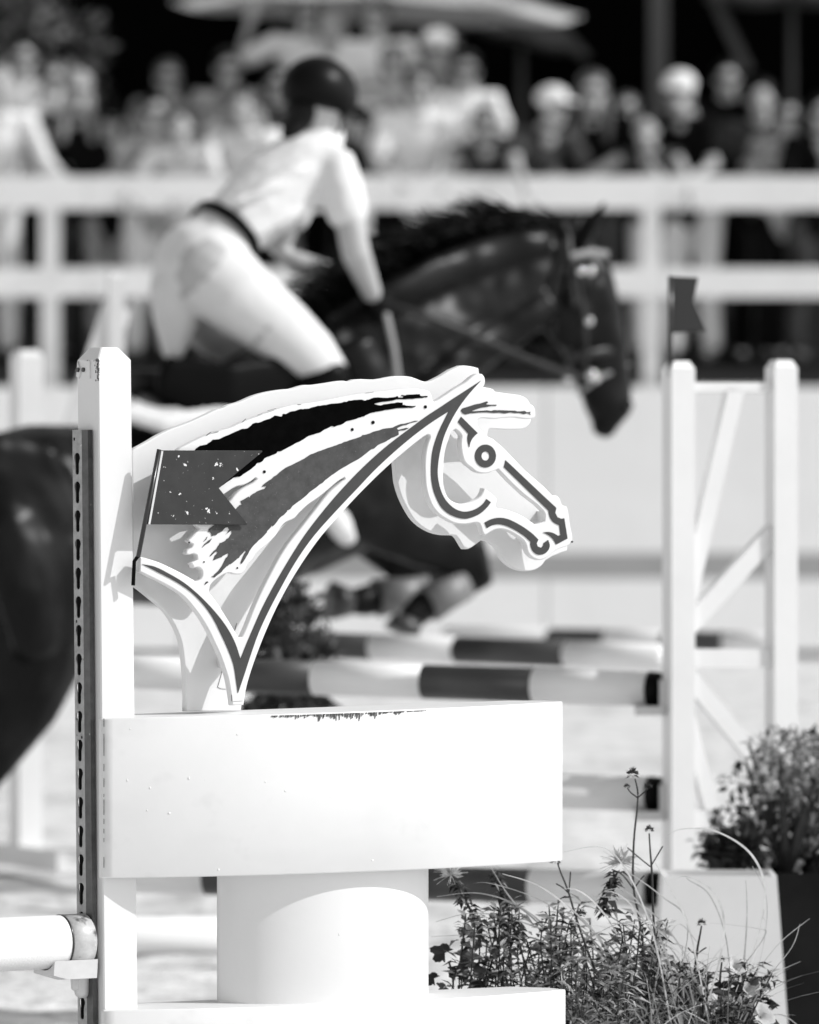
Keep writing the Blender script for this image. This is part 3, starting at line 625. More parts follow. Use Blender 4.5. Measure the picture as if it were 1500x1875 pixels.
# back rails of the spread
a, b_ = at(500, 1178, 21.0), at(1215, 1204, 20.2)
striped_pole('thin rear striped pole just above the upper striped pole', a, b_, .040, px_frac(500, 1215, [690, 845, 1045]), True, False)
a, b_ = at(820, 1166, 26.0), at(1420, 1178, 25.0)
striped_pole('farthest thin striped pole lying in front of the white boards', a, b_, .040, px_frac(820, 1420, [1015, 1120, 1225, 1335]), False, False)
for (x0, x1, y_, d) in ((180, 520, 1712, 18.7),):
    a, b_ = at(x0 - 500, y_, d), at(x1, y_ + 4, d); m_ = MB(); a.z = max(a.z, .04); b_.z = a.z
    m_.tube([a, b_], [.05, .05], 20, cap='flat')
    tag(m_.build('ground_pole', M['pole'], None, True), 'plain white pole lying on the sand seen beneath the curved box', 'jump pole')

# standards at far left, behind the horse
standard('jump_wing', 'short white post standing behind the hindquarters at the left edge', [(48, 652)], 22.6, R(25), .085, [])
standard('jump_wing', 'slim white wing with slanted panel left of the near post', [(212, 508)], 23.5, R(10), .055,
         [((215, 560), (130, 820), .10), ((215, 830), (60, 830), .08)])

# ================================================================= white planter and shrubs at right
def pot(name, label, px0, px1, py0, py1, d, m, taper=.80):
    a, b_ = at(px0, py0, d), at(px1, py0, d); z1 = a.z; z0 = max(at(px0, py1, d).z, 0.0)
    cx = (a.x + b_.x) / 2; w = (b_.x - a.x); dp = w * .9
    m_ = MB(); q = []
    for (z, k) in ((z0, 1.0), (z1, taper), (z1, taper - .06), (z1 - .05, taper - .08)):
        q += [(cx + i * w / 2 * k, a.y + dp / 2 + j * dp / 2 * k, z) for i, j in ((-1, -1), (1, -1), (1, 1), (-1, 1))]
    fs = []
    for r_ in range(3):
        for k in range(4): k2 = (k + 1) % 4; fs.append((r_ * 4 + k, r_ * 4 + k2, r_ * 4 + 4 + k2, r_ * 4 + 4 + k))
    m_.add(q, fs); root = empty(name, (cx, a.y + dp / 2, z0), label, 'planter')
    m_.build('pot_wall', m, root)
    m_ = MB(); h = w / 2 * (taper - .08); z = z1 - .05; m_.add([(cx - h, a.y + dp / 2 - h * .9, z), (cx + h, a.y + dp / 2 - h * .9, z), (cx + h, a.y + dp / 2 + h * .9, z), (cx - h, a.y + dp / 2 + h * .9, z)], [(0, 1, 2, 3)])
    m_.build('soil', M['soil'], root)
    return root
pot('planter', 'white tapered planter below the right jump wing behind the flowers', 1190, 1450, 1606, 2020, 15.2, M['white_plain'])

def shrub(name, label, c, rx, ry, rz, n, m, sizes, base_z=0.0, seed=1, clumps=26, cat='shrub', group=None, m2=None, frac2=.3):
    rnd = random.Random(seed); root = empty(name, (c.x, c.y, base_z), label, cat, group)
    tr = MB(); top = V((c.x, c.y, c.z - rz * .3))
    for k in range(7):
        a = 2 * math.pi * k / 7 + rnd.random(); e_ = V((c.x + math.cos(a) * rx * .6, c.y + math.sin(a) * ry * .6, c.z + rz * rnd.uniform(-.1, .6)))
        tr.tube([V((c.x, c.y, base_z)), (V((c.x, c.y, base_z)) * .5 + e_ * .5) + V((0, 0, rz * .1)), e_], [rx * .05 + .006, rx * .03 + .004, .003], 6, cap='flat')
    tr.build('trunk', M['bark'], root, True)
    cen = []
    for k in range(clumps):
        while True:
            p = V((rnd.uniform(-1, 1), rnd.uniform(-1, 1), rnd.uniform(-1, 1)))
            if .25 < p.length < 1: break
        cen.append((V((c.x + p.x * rx * .85, c.y + p.y * ry * .85, c.z + p.z * rz * .85)), rnd.uniform(.18, .36)))
    ms = [MB(), MB()]
    for k in range(n):
        cc, r_ = rnd.choice(cen); d = V((rnd.gauss(0, 1), rnd.gauss(0, 1), rnd.gauss(0, 1))).normalized()
        p = cc + V((d.x * rx, d.y * ry, d.z * rz)) * (r_ * rnd.random() ** .4)
        if p.z < base_z + .01: p.z = base_z + .01 + rnd.random() * .05
        L = rnd.uniform(*sizes); dd = (d + V((0, 0, .4)) + V((rnd.gauss(0, .6), rnd.gauss(0, .6), rnd.gauss(0, .6))))
        (ms[1] if rnd.random() < frac2 and m2 else ms[0]).leaf(p, dd, V((rnd.gauss(0, 1), rnd.gauss(0, 1), 1)), L, L * rnd.uniform(.4, .6))
    tag(ms[0].build('crown', m, root), kind='stuff')
    if m2: tag(ms[1].build('crown', m2, root), kind='stuff')
    return root
pot('plant_pot', 'large dark pot holding the shrub at the lower right edge', 1335, 1600, 1600, 2020, 15.7, M['dark_pot'], .92)
c = at(1465, 1520, 15.95); shrub('flowering_shrub', 'large leafy shrub in the dark pot at the lower right edge', c, .24, .22, .22, 3000, M['leaf_dark'], (.015, .04), at(1465, 1625, 15.95).z, 3, 46, m2=M['petal'], frac2=.34)
c = at(1440, 1420, 15.8); shrub('flowering_shrub', 'paler twiggy shrub top in front of the right post', c, .17, .18, .13, 1100, M['leaf'], (.012, .03), at(1465, 1600, 15.8).z, 5, 22, m2=M['leaf_light'], frac2=.4)
c = at(1350, 1560, 15.6); shrub('low_shrub', 'low dark foliage spilling over the rim of the dark pot', c, .07, .1, .08, 900, M['leaf_dark'], (.02, .045), at(1350, 1600, 15.6).z, 9, 14)
c = at(535, 1290, 19.2); shrub('low_shrub', 'dark bush behind the arched neck of the horse head cutout', c, .13, .2, .44, 3600, M['leaf_dark'], (.025, .06), 0.0, 8, 24, m2=M['leaf'], frac2=.22)

# ================================================================= fence, board wall, terrace, pavilion
DF = 45.0; YF = DF - D0
def zf(py, d=DF): return CAMH - (py - HOR) / 1000 * d / D0
def xf(px, d=DF): return (px - 750) / 1000 * d / D0
bwall = empty('board_wall', (0, YF, 0), 'long white board wall with painted grey gap shade under the spectator railing', 'wall')
for k in range(-3, 4):
    x0 = k * 2.4 - .3; m_ = MB(); m_.box((x0, YF, (zf(1012) + zf(708)) / 2), 2.39, .05, zf(708) - zf(1012)); m_.build('upper_board', M['board'], bwall)
    m_ = MB(); m_.box((x0, YF, (zf(1060) + .01) / 2), 2.39, .05, zf(1060) - .01); m_.build('lower_board', M['board'], bwall)
    m_ = MB(); m_.box((x0, YF + .03, (zf(1012) + zf(1060)) / 2), 2.4, .04, zf(1012) - zf(1060) + .02); m_.build('gap_shade_board', M['board_gap_shade'], bwall)
fen = empty('rail_fence', (0, YF + .25, 0), 'white two rail railing on the terrace edge before the spectators', 'fence')
for (p0, p1) in ((320, 381), (489, 543)):
    for k in range(-2, 2):
        x0, x1 = xf(690 + (k) * 530 - 530), xf(690 + (k + 1) * 530 - 530)
        m_ = MB(); m_.box(((x0 + x1) / 2 + 1.9, YF + .25, (zf(p0) + zf(p1)) / 2), x1 - x0 - .005, .05, zf(p0) - zf(p1)); m_.build('rail', M['rail'], fen)
for px in (-440, 88, 662, 1196, 1730):
    m_ = MB(); m_.box((xf(px), YF + .32, (zf(318) + 1.6) / 2), .125, .085, zf(318) - 1.6); m_.build('post', M['rail'], fen)
TZ = 1.92
m_ = MB(); m_.box((0, YF + .12 + 4.2, TZ / 2 - .02), 26, 8.0, TZ - .04)
m_.box((0, YF + 1.42 + 3.0, TZ + .15), 26, 6.0, .30); m_.box((0, YF + 1.92 + 2.5, TZ + .45), 26, 5.0, .30)
tag(m_.build('terrace', M['wood_deck']), kind='structure')
pav = empty('pavilion', (0, YF + 7, TZ), 'open fronted pavilion with painted black shade behind the spectators', 'pavilion')
m_ = MB(); m_.box((0, YF + 8.0, 5.0), 40, .2, 10); m_.build('back_wall', M['pavilion_shade'], pav)
m_ = MB(); m_.box((0, YF + 5.0, 7.6), 40, 6.2, .15); m_.build('shade_roof', M['pavilion_shade'], pav)  # out of view, overhang added to keep the back wall in shade
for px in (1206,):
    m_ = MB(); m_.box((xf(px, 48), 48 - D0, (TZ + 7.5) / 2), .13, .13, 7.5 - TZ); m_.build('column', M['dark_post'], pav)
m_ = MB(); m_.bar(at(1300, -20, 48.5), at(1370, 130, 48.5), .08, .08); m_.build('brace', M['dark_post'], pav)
m_ = MB(); m_.box((14, YF + 5.0, 4.5), .2, 6, 9); m_.build('shade_side_wall', M['pavilion_shade'], pav)  # unseen wall added to block sun coming in from the right

def parasol(label, px, py_edge, rad, h, d, m, tilt=0.0):
    c = at(px, py_edge, d); root = empty('parasol', (c.x, c.y, TZ), label, 'parasol')
    n_ = 8; seg = 4; vs = [(c.x, c.y, c.z + h)]; fs = []; nr = 4
    for r_ in range(1, nr + 1):
        for k in range(n_ * seg):
            a = 2 * math.pi * k / (n_ * seg); ph = (k % seg) / seg; sag = 1 - .06 * math.sin(math.pi * ph) * r_ / nr
            t = r_ / nr; vs.append((c.x + math.cos(a) * rad * t * sag, c.y + math.sin(a) * rad * t * sag, c.z + h * (1 - t ** 1.15) + tilt * math.cos(a) * t - .03 * math.sin(math.pi * ph) * t))
    q = n_ * seg
    for k in range(q):
        k2 = (k + 1) % q; fs.append((0, 1 + k, 1 + k2))
        for r_ in range(nr - 1): fs.append((1 + r_ * q + k, 1 + (r_ + 1) * q + k, 1 + (r_ + 1) * q + k2, 1 + r_ * q + k2))
    m_ = MB(); m_.add(vs, fs); m_.build('canopy', m, root, True)
    m_ = MB(); m_.tube([(c.x, c.y, TZ), (c.x, c.y, c.z + h)], [.025, .025], 8, cap='flat'); m_.build('mast', M['dark_post'], root, True)
    for k in range(n_):
        a = 2 * math.pi * k / n_; m_ = MB(); m_.bar((c.x, c.y, c.z + h * .93), (c.x + math.cos(a) * rad * .97, c.y + math.sin(a) * rad * .97, c.z + tilt * math.cos(a) - .015), .012, .012); m_.build('rib', M['dark_post'], root)
    return root
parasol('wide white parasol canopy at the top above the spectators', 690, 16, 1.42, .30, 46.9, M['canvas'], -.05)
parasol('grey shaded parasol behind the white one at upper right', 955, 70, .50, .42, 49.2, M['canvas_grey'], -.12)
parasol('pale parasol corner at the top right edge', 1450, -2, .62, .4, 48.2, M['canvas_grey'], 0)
c = at(70, 110, 47.6); shrub('leafy_tree', 'grey leafy tree at the top left behind the spectators', c, .62, .6, .62, 2600, M['leaf_light'], (.05, .13), TZ, 12, 26, 'tree', m2=M['leaf_dark'], frac2=.6)

# ================================================================= people
def hand(mb, wrist, dirv, palm_n, sc=1.0, curl=.5):
    """palm and five fingers grown from the wrist"""
    d = dirv.normalized(); s_ = d.cross(palm_n).normalized(); n_ = s_.cross(d)
    pe_ = wrist + d * .085 * sc
    mb.tube([wrist, wrist + d * .045 * sc, pe_], [(.016 * sc, .026 * sc), (.015 * sc, .038 * sc), (.013 * sc, .040 * sc)], 10, lat=s_)
    for k, L in enumerate((.075, .085, .080, .062)):
        o = (k - 1.5) * .021 * sc; b0 = pe_ + s_ * o; L *= sc
        m1 = b0 + d * L * .5 - n_ * L * .15 * curl; m2 = m1 + d * L * .35 * (1 - curl * .5) - n_ * L * .5 * curl
        mb.tube([b0, m1, m2], [.0098 * sc, .0092 * sc, .008 * sc], 7)
    t0 = wrist + d * .03 * sc - s_ * .030 * sc; t1 = t0 + d * .035 * sc - s_ * .030 * sc; t2 = t1 + d * .035 * sc - s_ * .004 * sc - n_ * .01
    mb.tube([t0, t1, t2], [.013 * sc, .011 * sc, .009 * sc], 7)

def person(label, px, d, height=1.68, face=0.0, lean=.16, shirt='cloth_white', legs='cloth_dark', hair='hair_dark', hat=None, sleeves='short', long_hair=False,
           armL=None, armR=None, head_py=None, headturn=0.0, cup=None, seedk=0):
    """stands on the terrace facing the camera (-y), joints in metres; arms: ((elbow),(hand)) offsets from the shoulder"""
    if legs == 'cloth_dark' and int(abs(px)) % 2: legs = 'cloth_grey'
    tz = TZ + (0 if d < 46.45 else .3 if d < 46.95 else .6)
    k = max(.84, min((zf(head_py, d) - tz) / 1.57, 1.16))
    x = xf(px, d); root = empty('person', (x, d - D0, tz), label, 'person')
    o = V((x, d - D0, tz)); rot = Matrix.Rotation(face, 3, 'Z')
    def J(a, b_, c_): return o + rot @ (V((a, b_, c_)) * k)
    zlift = 0
    if head_py is not None:
        zlift = 0
    pel = (0, .02, .95 + zlift * .0); z = zlift
    ch = (0, -lean * .6, 1.30 + z); nk = (0, -lean, 1.45 + z); hd = (0, -lean * 1.15 - .02, 1.57 + z)
    sh = [(s_ * .185, -lean * .9, 1.40 + z) for s_ in (-1, 1)]
    hips = [(s_ * .09, .02, .92) for s_ in (-1, 1)]
    arms = []
    for i, s_ in enumerate((-1, 1)):
        a = (armL, armR)[i]
        if a is None: a = ((s_ * .06, -.05, -.27), (-s_ * .04, -.30, -.36))
        e_ = tuple(sh[i][q] + a[0][q] for q in range(3)); h_ = tuple(sh[i][q] + a[1][q] for q in range(3)); arms.append((sh[i], e_, h_))
    lat = rot @ V((1, 0, 0)); fw = rot @ V((0, -1, 0))
    hturn = Matrix.Rotation(headturn, 3, 'Z'); hl = hturn @ lat; hf = hturn @ fw
    b = MB()
    b.tube([J(*nk) - V((0, 0, .06)), J(*nk), J(*hd) - V((0, 0, .05))], [.062 * k, .054 * k, .052 * k], 12)
    H = J(*hd)
    ax = (hl, hf, V((0, 0, 1)))
    b.ball(H + V((0, 0, .025 * k)), .076 * k, .096 * k, .098 * k, ax)
    b.ball(H + hf * .025 * k - V((0, 0, .055 * k)), .055 * k, .066 * k, .062 * k, ax)
    b.tube([H + hf * .088 * k + V((0, 0, .02 * k)), H + hf * .112 * k - V((0, 0, .018 * k))], [.010 * k, .015 * k], 8)
    for s_ in (-1, 1): b.ball(H + hl * (s_ * .078 * k) - hf * .005, .012 * k, .022 * k, .032 * k, ax, 8, 6)
    for (a, e_, h_) in arms:
        A, E, Hh = J(*a), J(*e_), J(*h_)
        b.tube([A, E, Hh], [.048 * k, .041 * k, .028 * k], 10)
        dv = (Hh - E).normalized(); pn = V((0, 0, 1)) if abs(dv.z) < .8 else fw
        hand(b, Hh, dv, pn, k)
    b.tube([J(0, .0, 1.0), J(*ch), J(*nk)], [(.10 * k, .14 * k), (.10 * k, .15 * k), (.06 * k, .07 * k)], 14, lat=lat)
    for s_, h_ in zip((-1, 1), hips):
        b.tube([J(*h_), J(s_ * .10, -.03, .50), J(s_ * .11, .03, .07), J(s_ * .12, -.12, .04)], [.085 * k, .058 * k, .042 * k, .036 * k], 10)
    organic('body', b, M['skin'], root, .0125, 4)
    t = MB()
    t.tube([J(0, .02, .88), J(0, 0, 1.02), J(*ch), (J(*ch) + J(*nk)) / 2, J(*nk) - V((0, 0, .02))], [(.115 * k, .165 * k), (.115 * k, .155 * k), (.125 * k, .18 * k), (.10 * k, .16 * k), (.06 * k, .075 * k)], 16, lat=lat)
    for (a, e_, h_) in arms:
        A, E, Hh = J(*a), J(*e_), J(*h_)
        if sleeves == 'long': t.tube([J(0, a[1], a[2] - .02), A, E, E * .15 + Hh * .85], [.07 * k, .068 * k, .056 * k, .042 * k], 10)
        elif sleeves == 'none': t.tube([J(0, a[1], a[2] - .02), A], [.07 * k, .058 * k], 10)
        else: t.tube([J(0, a[1], a[2] - .02), A, A * .35 + E * .65], [.07 * k, .070 * k, .066 * k], 10)
    organic('shirt', t, M[shirt], root, .015, 5)
    t = MB()
    for s_, h_ in zip((-1, 1), hips):
        t.tube([J(0, .02, .96), J(*h_), J(s_ * .10, -.03, .50), J(s_ * .11, .03, .12)], [(.115 * k, .15 * k), .105 * k, .075 * k, .062 * k], 12, lat=lat)
    organic('trousers', t, M[legs], root, .017, 4)
    for s_ in (-1, 1):
        t = MB(); t.tube([J(s_ * .11, .05, .05), J(s_ * .12, -.08, .045), J(s_ * .12, -.15, .035)], [(.045, .045), (.04, .05), (.03, .04)], 10, lat=lat); t.build('shoe', M['cloth_mid'], root, True)
    hm = MB()
    if hat != 'cap': hm.ball(H + V((0, 0, .052 * k)) - hf * .022, .094 * k, .104 * k, .092 * k, ax); hm.ball(H - hf * .035 - V((0, 0, .01 * k)), .090 * k, .080 * k, .105 * k, ax)
    else: hm.ball(H + V((0, 0, .0 * k)) - hf * .03, .083 * k, .075 * k, .085 * k, ax)
    if long_hair:
        for s_ in (-1, 1):
            hm.tube([H + hl * (s_ * .07) - hf * .02, H + hl * (s_ * .095) + hf * .0 - V((0, 0, .14)), H + hl * (s_ * .10) + hf * .06 - V((0, 0, .32))], [.035, .045, .025], 8)
        hm.tube([H - hf * .06, H - hf * .09 - V((0, 0, .2)), H - hf * .06 - V((0, 0, .36))], [(.05, .08), (.05, .10), (.02, .06)], 8, lat=hl)
    organic('hair', hm, M[hair], root, .014, 3)
    for s_ in (-1, 1):
        t = MB(); t.ball(H + hf * (.085 * k) + hl * (s_ * .032 * k) + V((0, 0, .012 * k)), .013 * k, .010 * k, .008 * k, ax, 8, 6); t.build('eye', M['eye'], root, True)
    if int(abs(px)) % 3 != 0:
        t = MB(); t.tube([H + hf * (.085 * k) - hl * .072 * k + V((0, 0, .014 * k)), H + hf * (.100 * k) - hl * .035 * k + V((0, 0, .010 * k)), H + hf * (.106 * k) + V((0, 0, .016 * k)), H + hf * (.100 * k) + hl * .035 * k + V((0, 0, .010 * k)), H + hf * (.085 * k) + hl * .072 * k + V((0, 0, .014 * k))], [.010, .022, .009, .022, .010], 8); t.build('sunglasses', M['eye'], root, True)
    t = MB(); t.ball(H + hf * (.086 * k) - V((0, 0, .062 * k)), .022 * k, .006 * k, .005 * k, ax, 8, 6); t.build('mouth', M['cloth_mid'], root, True)
    if hat:
        t = MB(); hm_ = M['cloth_white'] if hat != 'dark' else M['cloth_dark']
        t.ball(H + V((0, 0, .072 * k)) - hf * .004, .096 * k, .108 * k, .078 * k, ax)
        hb = t.build('hat', hm_, root, True)
        t = MB()
        if hat == 'brim': t.tube([H + V((0, 0, .068 * k)), H + V((0, 0, .074 * k))], [(.165, .165), (.15, .15)], 20, cap='flat')
        else: t.tube([H + hf * .07 + V((0, 0, .065 * k)), H + hf * .16 + V((0, 0, .048 * k)), H + hf * .185 + V((0, 0, .040 * k))], [(.010, .085), (.008, .08), (.006, .05)], 12, lat=hl)
        t.build('brim', hm_, hb, True)
    if cup:
        P = J(*arms[cup == 'R'][2]) + (J(*arms[cup == 'R'][2]) - J(*arms[cup == 'R'][1])).normalized() * .07
        t = MB(); t.tube([P - V((0, .03, .05)), P - V((0, .03, -.06))], [.032, .04], 14, cap='flat')
        tag(t.build('drinking_cup', M['cloth_white'], None, True), 'white drinking cup held by the ' + cup_who(label), 'cup')
    return root
def cup_who(l): return {'w': 'woman with long hair'}.get(l[:1], 'spectator in grey at left')
up = ((-.10, -.12, .10), (.02, -.20, .22))
person('spectator at the left edge in white long sleeves, only an arm and shoulder in view', -18, 45.9, 1.72, .25, .2, 'cloth_white', 'cloth_white', 'hair_fair', None, 'long', head_py=150, armR=((.10, -.06, -.26), (.20, -.36, -.42)))
person('fair haired spectator with bare arms left of the foremost group', 152, 46.3, 1.66, -.1, .18, 'cloth_dark', 'cloth_mid', 'hair_fair', None, 'none', True, head_py=172, headturn=.2)
person('patterned grey shirted spectator leaning on the railing left of the rider', 278, 45.85, 1.62, 0.1, .26, 'cloth_grey', 'cloth_white', 'hair_dark', None, 'short', head_py=215)
person('dark haired spectator with pale shirt directly left of the helmet', 412, 46.6, 1.72, .15, .12, 'cloth_grey', 'cloth_dark', 'hair_dark', None, 'short', head_py=132)
person('spectator in white holding both hands up close behind the rider back', 462, 45.9, 1.60, -.2, .22, 'cloth_white', 'cloth_dark', 'hair_brown', None, 'long', head_py=205, armL=((-.08, -.14, -.20), (.02, -.30, .0)), armR=((.06, -.16, -.2), (.0, -.30, .04)))
person('tall spectator with one arm raised above the helmet', 560, 47.4, 1.86, .1, .05, 'cloth_white', 'cloth_dark', 'hair_dark', None, 'short', head_py=22, armL=((-.24, -.02, -.12), (-.16, -.1, .12)))
person('dark haired spectator in a white tee at the top centre', 694, 47.0, 1.84, -.2, .08, 'cloth_white', 'cloth_mid', 'hair_dark', None, 'short', head_py=38, armR=((.12, -.1, -.25), (.05, -.25, -.45)))
person('dark haired spectator in a bright white top right of the helmet', 758, 45.9, 1.68, .1, .2, 'cloth_white', 'cloth_dark', 'hair_dark', None, 'short', head_py=160)
person('spectator in a white sun hat above the bright white top', 806, 46.8, 1.76, -.1, .1, 'cloth_grey', 'cloth_dark', 'hair_fair', 'brim', 'short', head_py=85)
person('spectator in white peaked cap leaning far over the railing', 952, 45.8, 1.60, .5, .34, 'cloth_mid', 'cloth_dark', 'hair_dark', 'cap', 'short', head_py=205, headturn=.35, armL=((-.12, -.16, -.16), (-.16, -.36, -.32)), armR=((.10, -.12, -.26), (.20, -.34, -.40)))
w_ = person('woman with long brown hair and dark top right of the white cap', 1084, 45.9, 1.66, 0, .16, 'cloth_dark', 'cloth_mid', 'hair_brown', None, 'short', True, head_py=175, armR=((.12, -.10, -.22), (.26, -.32, -.40)), cup='L', armL=((-.05, -.08, -.27), (.02, -.28, -.42)))
person('dark clothed spectator in a pale cap at the right', 1268, 46.0, 1.70, -.35, .2, 'cloth_dark', 'cloth_white', 'hair_dark', 'cap', 'short', head_py=178, armR=((.04, -.14, -.25), (-.06, -.34, -.36)), armL=((-.08, -.12, -.26), (.06, -.34, -.40)))
person('dim spectator standing in the shade right of the pale cap', 1392, 46.4, 1.70, 0, .02, 'cloth_mid', 'cloth_dark', 'hair_dark', None, 'short', head_py=185, armL=((-.12, 0, -.2), (-.2, -.1, .0)))
person('spectator at the right edge, pale forearm on the railing', 1492, 45.9, 1.6, .1, .24, 'cloth_dark', 'cloth_mid', 'hair_dark', None, 'short', head_py=215)
person('short spectator in a dark top between the fair haired and grey ones', 205, 46.2, 1.55, 0, .1, 'cloth_dark', 'cloth_dark', 'hair_dark', 'dark', 'short', head_py=225)

person('spectator in dark clothes behind the fair haired one at left', 95, 46.6, 1.7, .1, .1, 'cloth_mid', 'cloth_dark', 'hair_brown', None, 'short', head_py=150)
person('spectator in a white blouse bent low over the railing beside the grey shirt', 345, 45.8, 1.6, -.1, .32, 'cloth_white', 'cloth_grey', 'hair_dark', None, 'short', head_py=238, armL=((-.12, -.12, -.18), (-.14, -.36, -.30)))
person('dark haired spectator with bare arms behind the raised hands', 505, 46.5, 1.7, .1, .12, 'cloth_mid', 'cloth_dark', 'hair_dark', None, 'none', head_py=160)
person('bareheaded spectator resting both arms left of the white cap', 872, 45.9, 1.6, .2, .26, 'cloth_mid', 'cloth_white', 'hair_brown', None, 'none', head_py=232, armL=((-.10, -.12, -.2), (.06, -.36, -.30)), armR=((.14, -.1, -.2), (.10, -.38, -.32)))
person('dark topped spectator tucked behind the long haired woman', 1150, 46.5, 1.7, -.1, .1, 'cloth_dark', 'cloth_dark', 'hair_brown', None, 'none', head_py=205, armL=((-.12, -.12, -.14), (-.22, -.3, -.36)))
person('spectator in black behind the pale cap at right', 1330, 46.6, 1.7, 0, .1, 'cloth_dark', 'cloth_dark', 'hair_dark', None, 'short', head_py=150)

person('spectator in white with one hand raised to the face at far left, second row', 40, 46.55, 1.7, .1, .1, 'cloth_white', 'cloth_dark', 'hair_dark', None, 'short', head_py=112, armL=((-.10, -.16, -.16), (.0, -.32, .04)))
person('brown haired spectator in the second row above the leaning grey shirt', 305, 46.6, 1.7, .1, .1, 'cloth_grey', 'cloth_dark', 'hair_brown', None, 'short', head_py=148, armR=((.12, -.1, -.2), (.12, -.3, -.05)))
person('white shirted spectator in the third row directly above the helmet', 612, 47.2, 1.8, -.1, .05, 'cloth_white', 'cloth_dark', 'hair_fair', None, 'short', head_py=62, armR=((.2, -.05, -.12), (.14, -.16, .12)))
person('spectator in white with folded arms right of the sun hat, second row', 850, 46.6, 1.7, .1, .1, 'cloth_white', 'cloth_mid', 'hair_dark', None, 'short', head_py=135, armL=((-.06, -.12, -.24), (.14, -.26, -.18)), armR=((.06, -.12, -.24), (-.14, -.26, -.2)))
person('patterned top spectator between the sun hat and the bright white top', 718, 46.6, 1.7, .1, .1, 'cloth_grey', 'cloth_dark', 'hair_brown', None, 'none', head_py=120)
person('spectator with sunlit bare arm reaching forward right of the brown haired woman', 1200, 45.85, 1.6, -.2, .3, 'cloth_mid', 'cloth_white', 'hair_dark', None, 'none', head_py=245, armL=((-.14, -.14, -.1), (-.24, -.34, -.26)), armR=((.1, -.14, -.16), (.16, -.36, -.28)))
person('spectator in a pale patterned shirt at the right beside the edge one', 1432, 45.95, 1.66, .1, .2, 'cloth_grey', 'cloth_dark', 'hair_dark', None, 'short', head_py=220, armR=((.08, -.14, -.22), (.02, -.34, -.1)))

# ================================================================= horse
DH = 21.6; PHI = R(29)
he = V((math.cos(PHI), math.sin(PHI), 0)); hl_ = V((math.sin(PHI), -math.cos(PHI), 0)); HP0 = at(600, 800, DH)
HK = DH / D0 / 1000
def hp(px, py, lat=0.0): return ray_plane(px, py, HP0 + hl_ * lat, hl_)
horse = empty('horse', (HP0.x, HP0.y, 0), 'dark bay horse in mid jump with forelegs folded', 'horse')
h = MB()
def chain(mb, st, seg=18):
    mb.tube([hp(s_[0], s_[1], s_[4] if len(s_) > 4 else 0) for s_ in st], [(s_[2] * HK, s_[3]) for s_ in st], seg, lat=hl_)
chain(h, [(-170, 1010, 60, .13), (-110, 985, 135, .23), (-20, 962, 158, .28), (75, 946, 168, .29), (160, 942, 162, .28), (290, 938, 172, .29), (450, 910, 180, .30), (590, 840, 190, .27), (690, 800, 165, .23), (770, 800, 105, .17)])
chain(h, [(620, 760, 175, .18), (720, 665, 140, .15), (815, 600, 112, .115), (900, 552, 98, .098), (985, 508, 88, .085), (1042, 474, 68, .075)])
chain(h, [(1030, 450, 52, .075), (1062, 515, 66, .105), (1076, 590, 72, .098), (1097, 660, 62, .075), (1110, 715, 53, .062), (1114, 752, 48, .060), (1107, 778, 26, .045)])
h.ball(hp(1040, 585, .06), .075, .05, .10); h.ball(hp(1040, 585, -.06), .075, .05, .10)
h.ball(hp(1142, 735, .035), .028, .022, .03)
for s_ in (-1, 1):  # hind legs
    o = 0 if s_ == 1 else -45
    chain(h, [(20 + o, 930, 150, .15, s_ * .17), (70 + o, 1060, 140, .13, s_ * .19), (85 + o, 1150, 105, .105, s_ * .18), (40 + o, 1290, 72, .075, s_ * .16), (-25 + o, 1405, 44, .05, s_ * .15), (-60 + o, 1450, 38, .042, s_ * .15), (-150 + o, 1490, 26, .030, s_ * .15), (-235 + o, 1525, 27, .032, s_ * .15), (-262 + o, 1560, 24, .028, s_ * .15), (-280 + o, 1600, 32, .04, s_ * .15)], 14)
chain(h, [(690, 830, 120, .12, .14), (675, 930, 92, .11, .16), (780, 978, 66, .075, .15), (862, 1020, 47, .052, .14), (872, 1048, 42, .048, .14), (826, 1084, 28, .033, .13), (770, 1114, 31, .036, .13), (750, 1134, 26, .032, .13)], 14)
chain(h, [(690, 850, 115, .11, -.14), (660, 945, 84, .10, -.16), (740, 1008, 60, .07, -.15), (796, 1046, 43, .05, -.14), (790, 1068, 39, .045, -.14), (735, 1088, 28, .033, -.13), (668, 1100, 31, .036, -.13), (645, 1102, 26, .032, -.13)], 14)
chain(h, [(590, 625, 50, .06), (680, 570, 52, .06), (780, 515, 50, .055), (880, 475, 46, .05), (980, 448, 40, .045), (1040, 430, 26, .035)], 12)
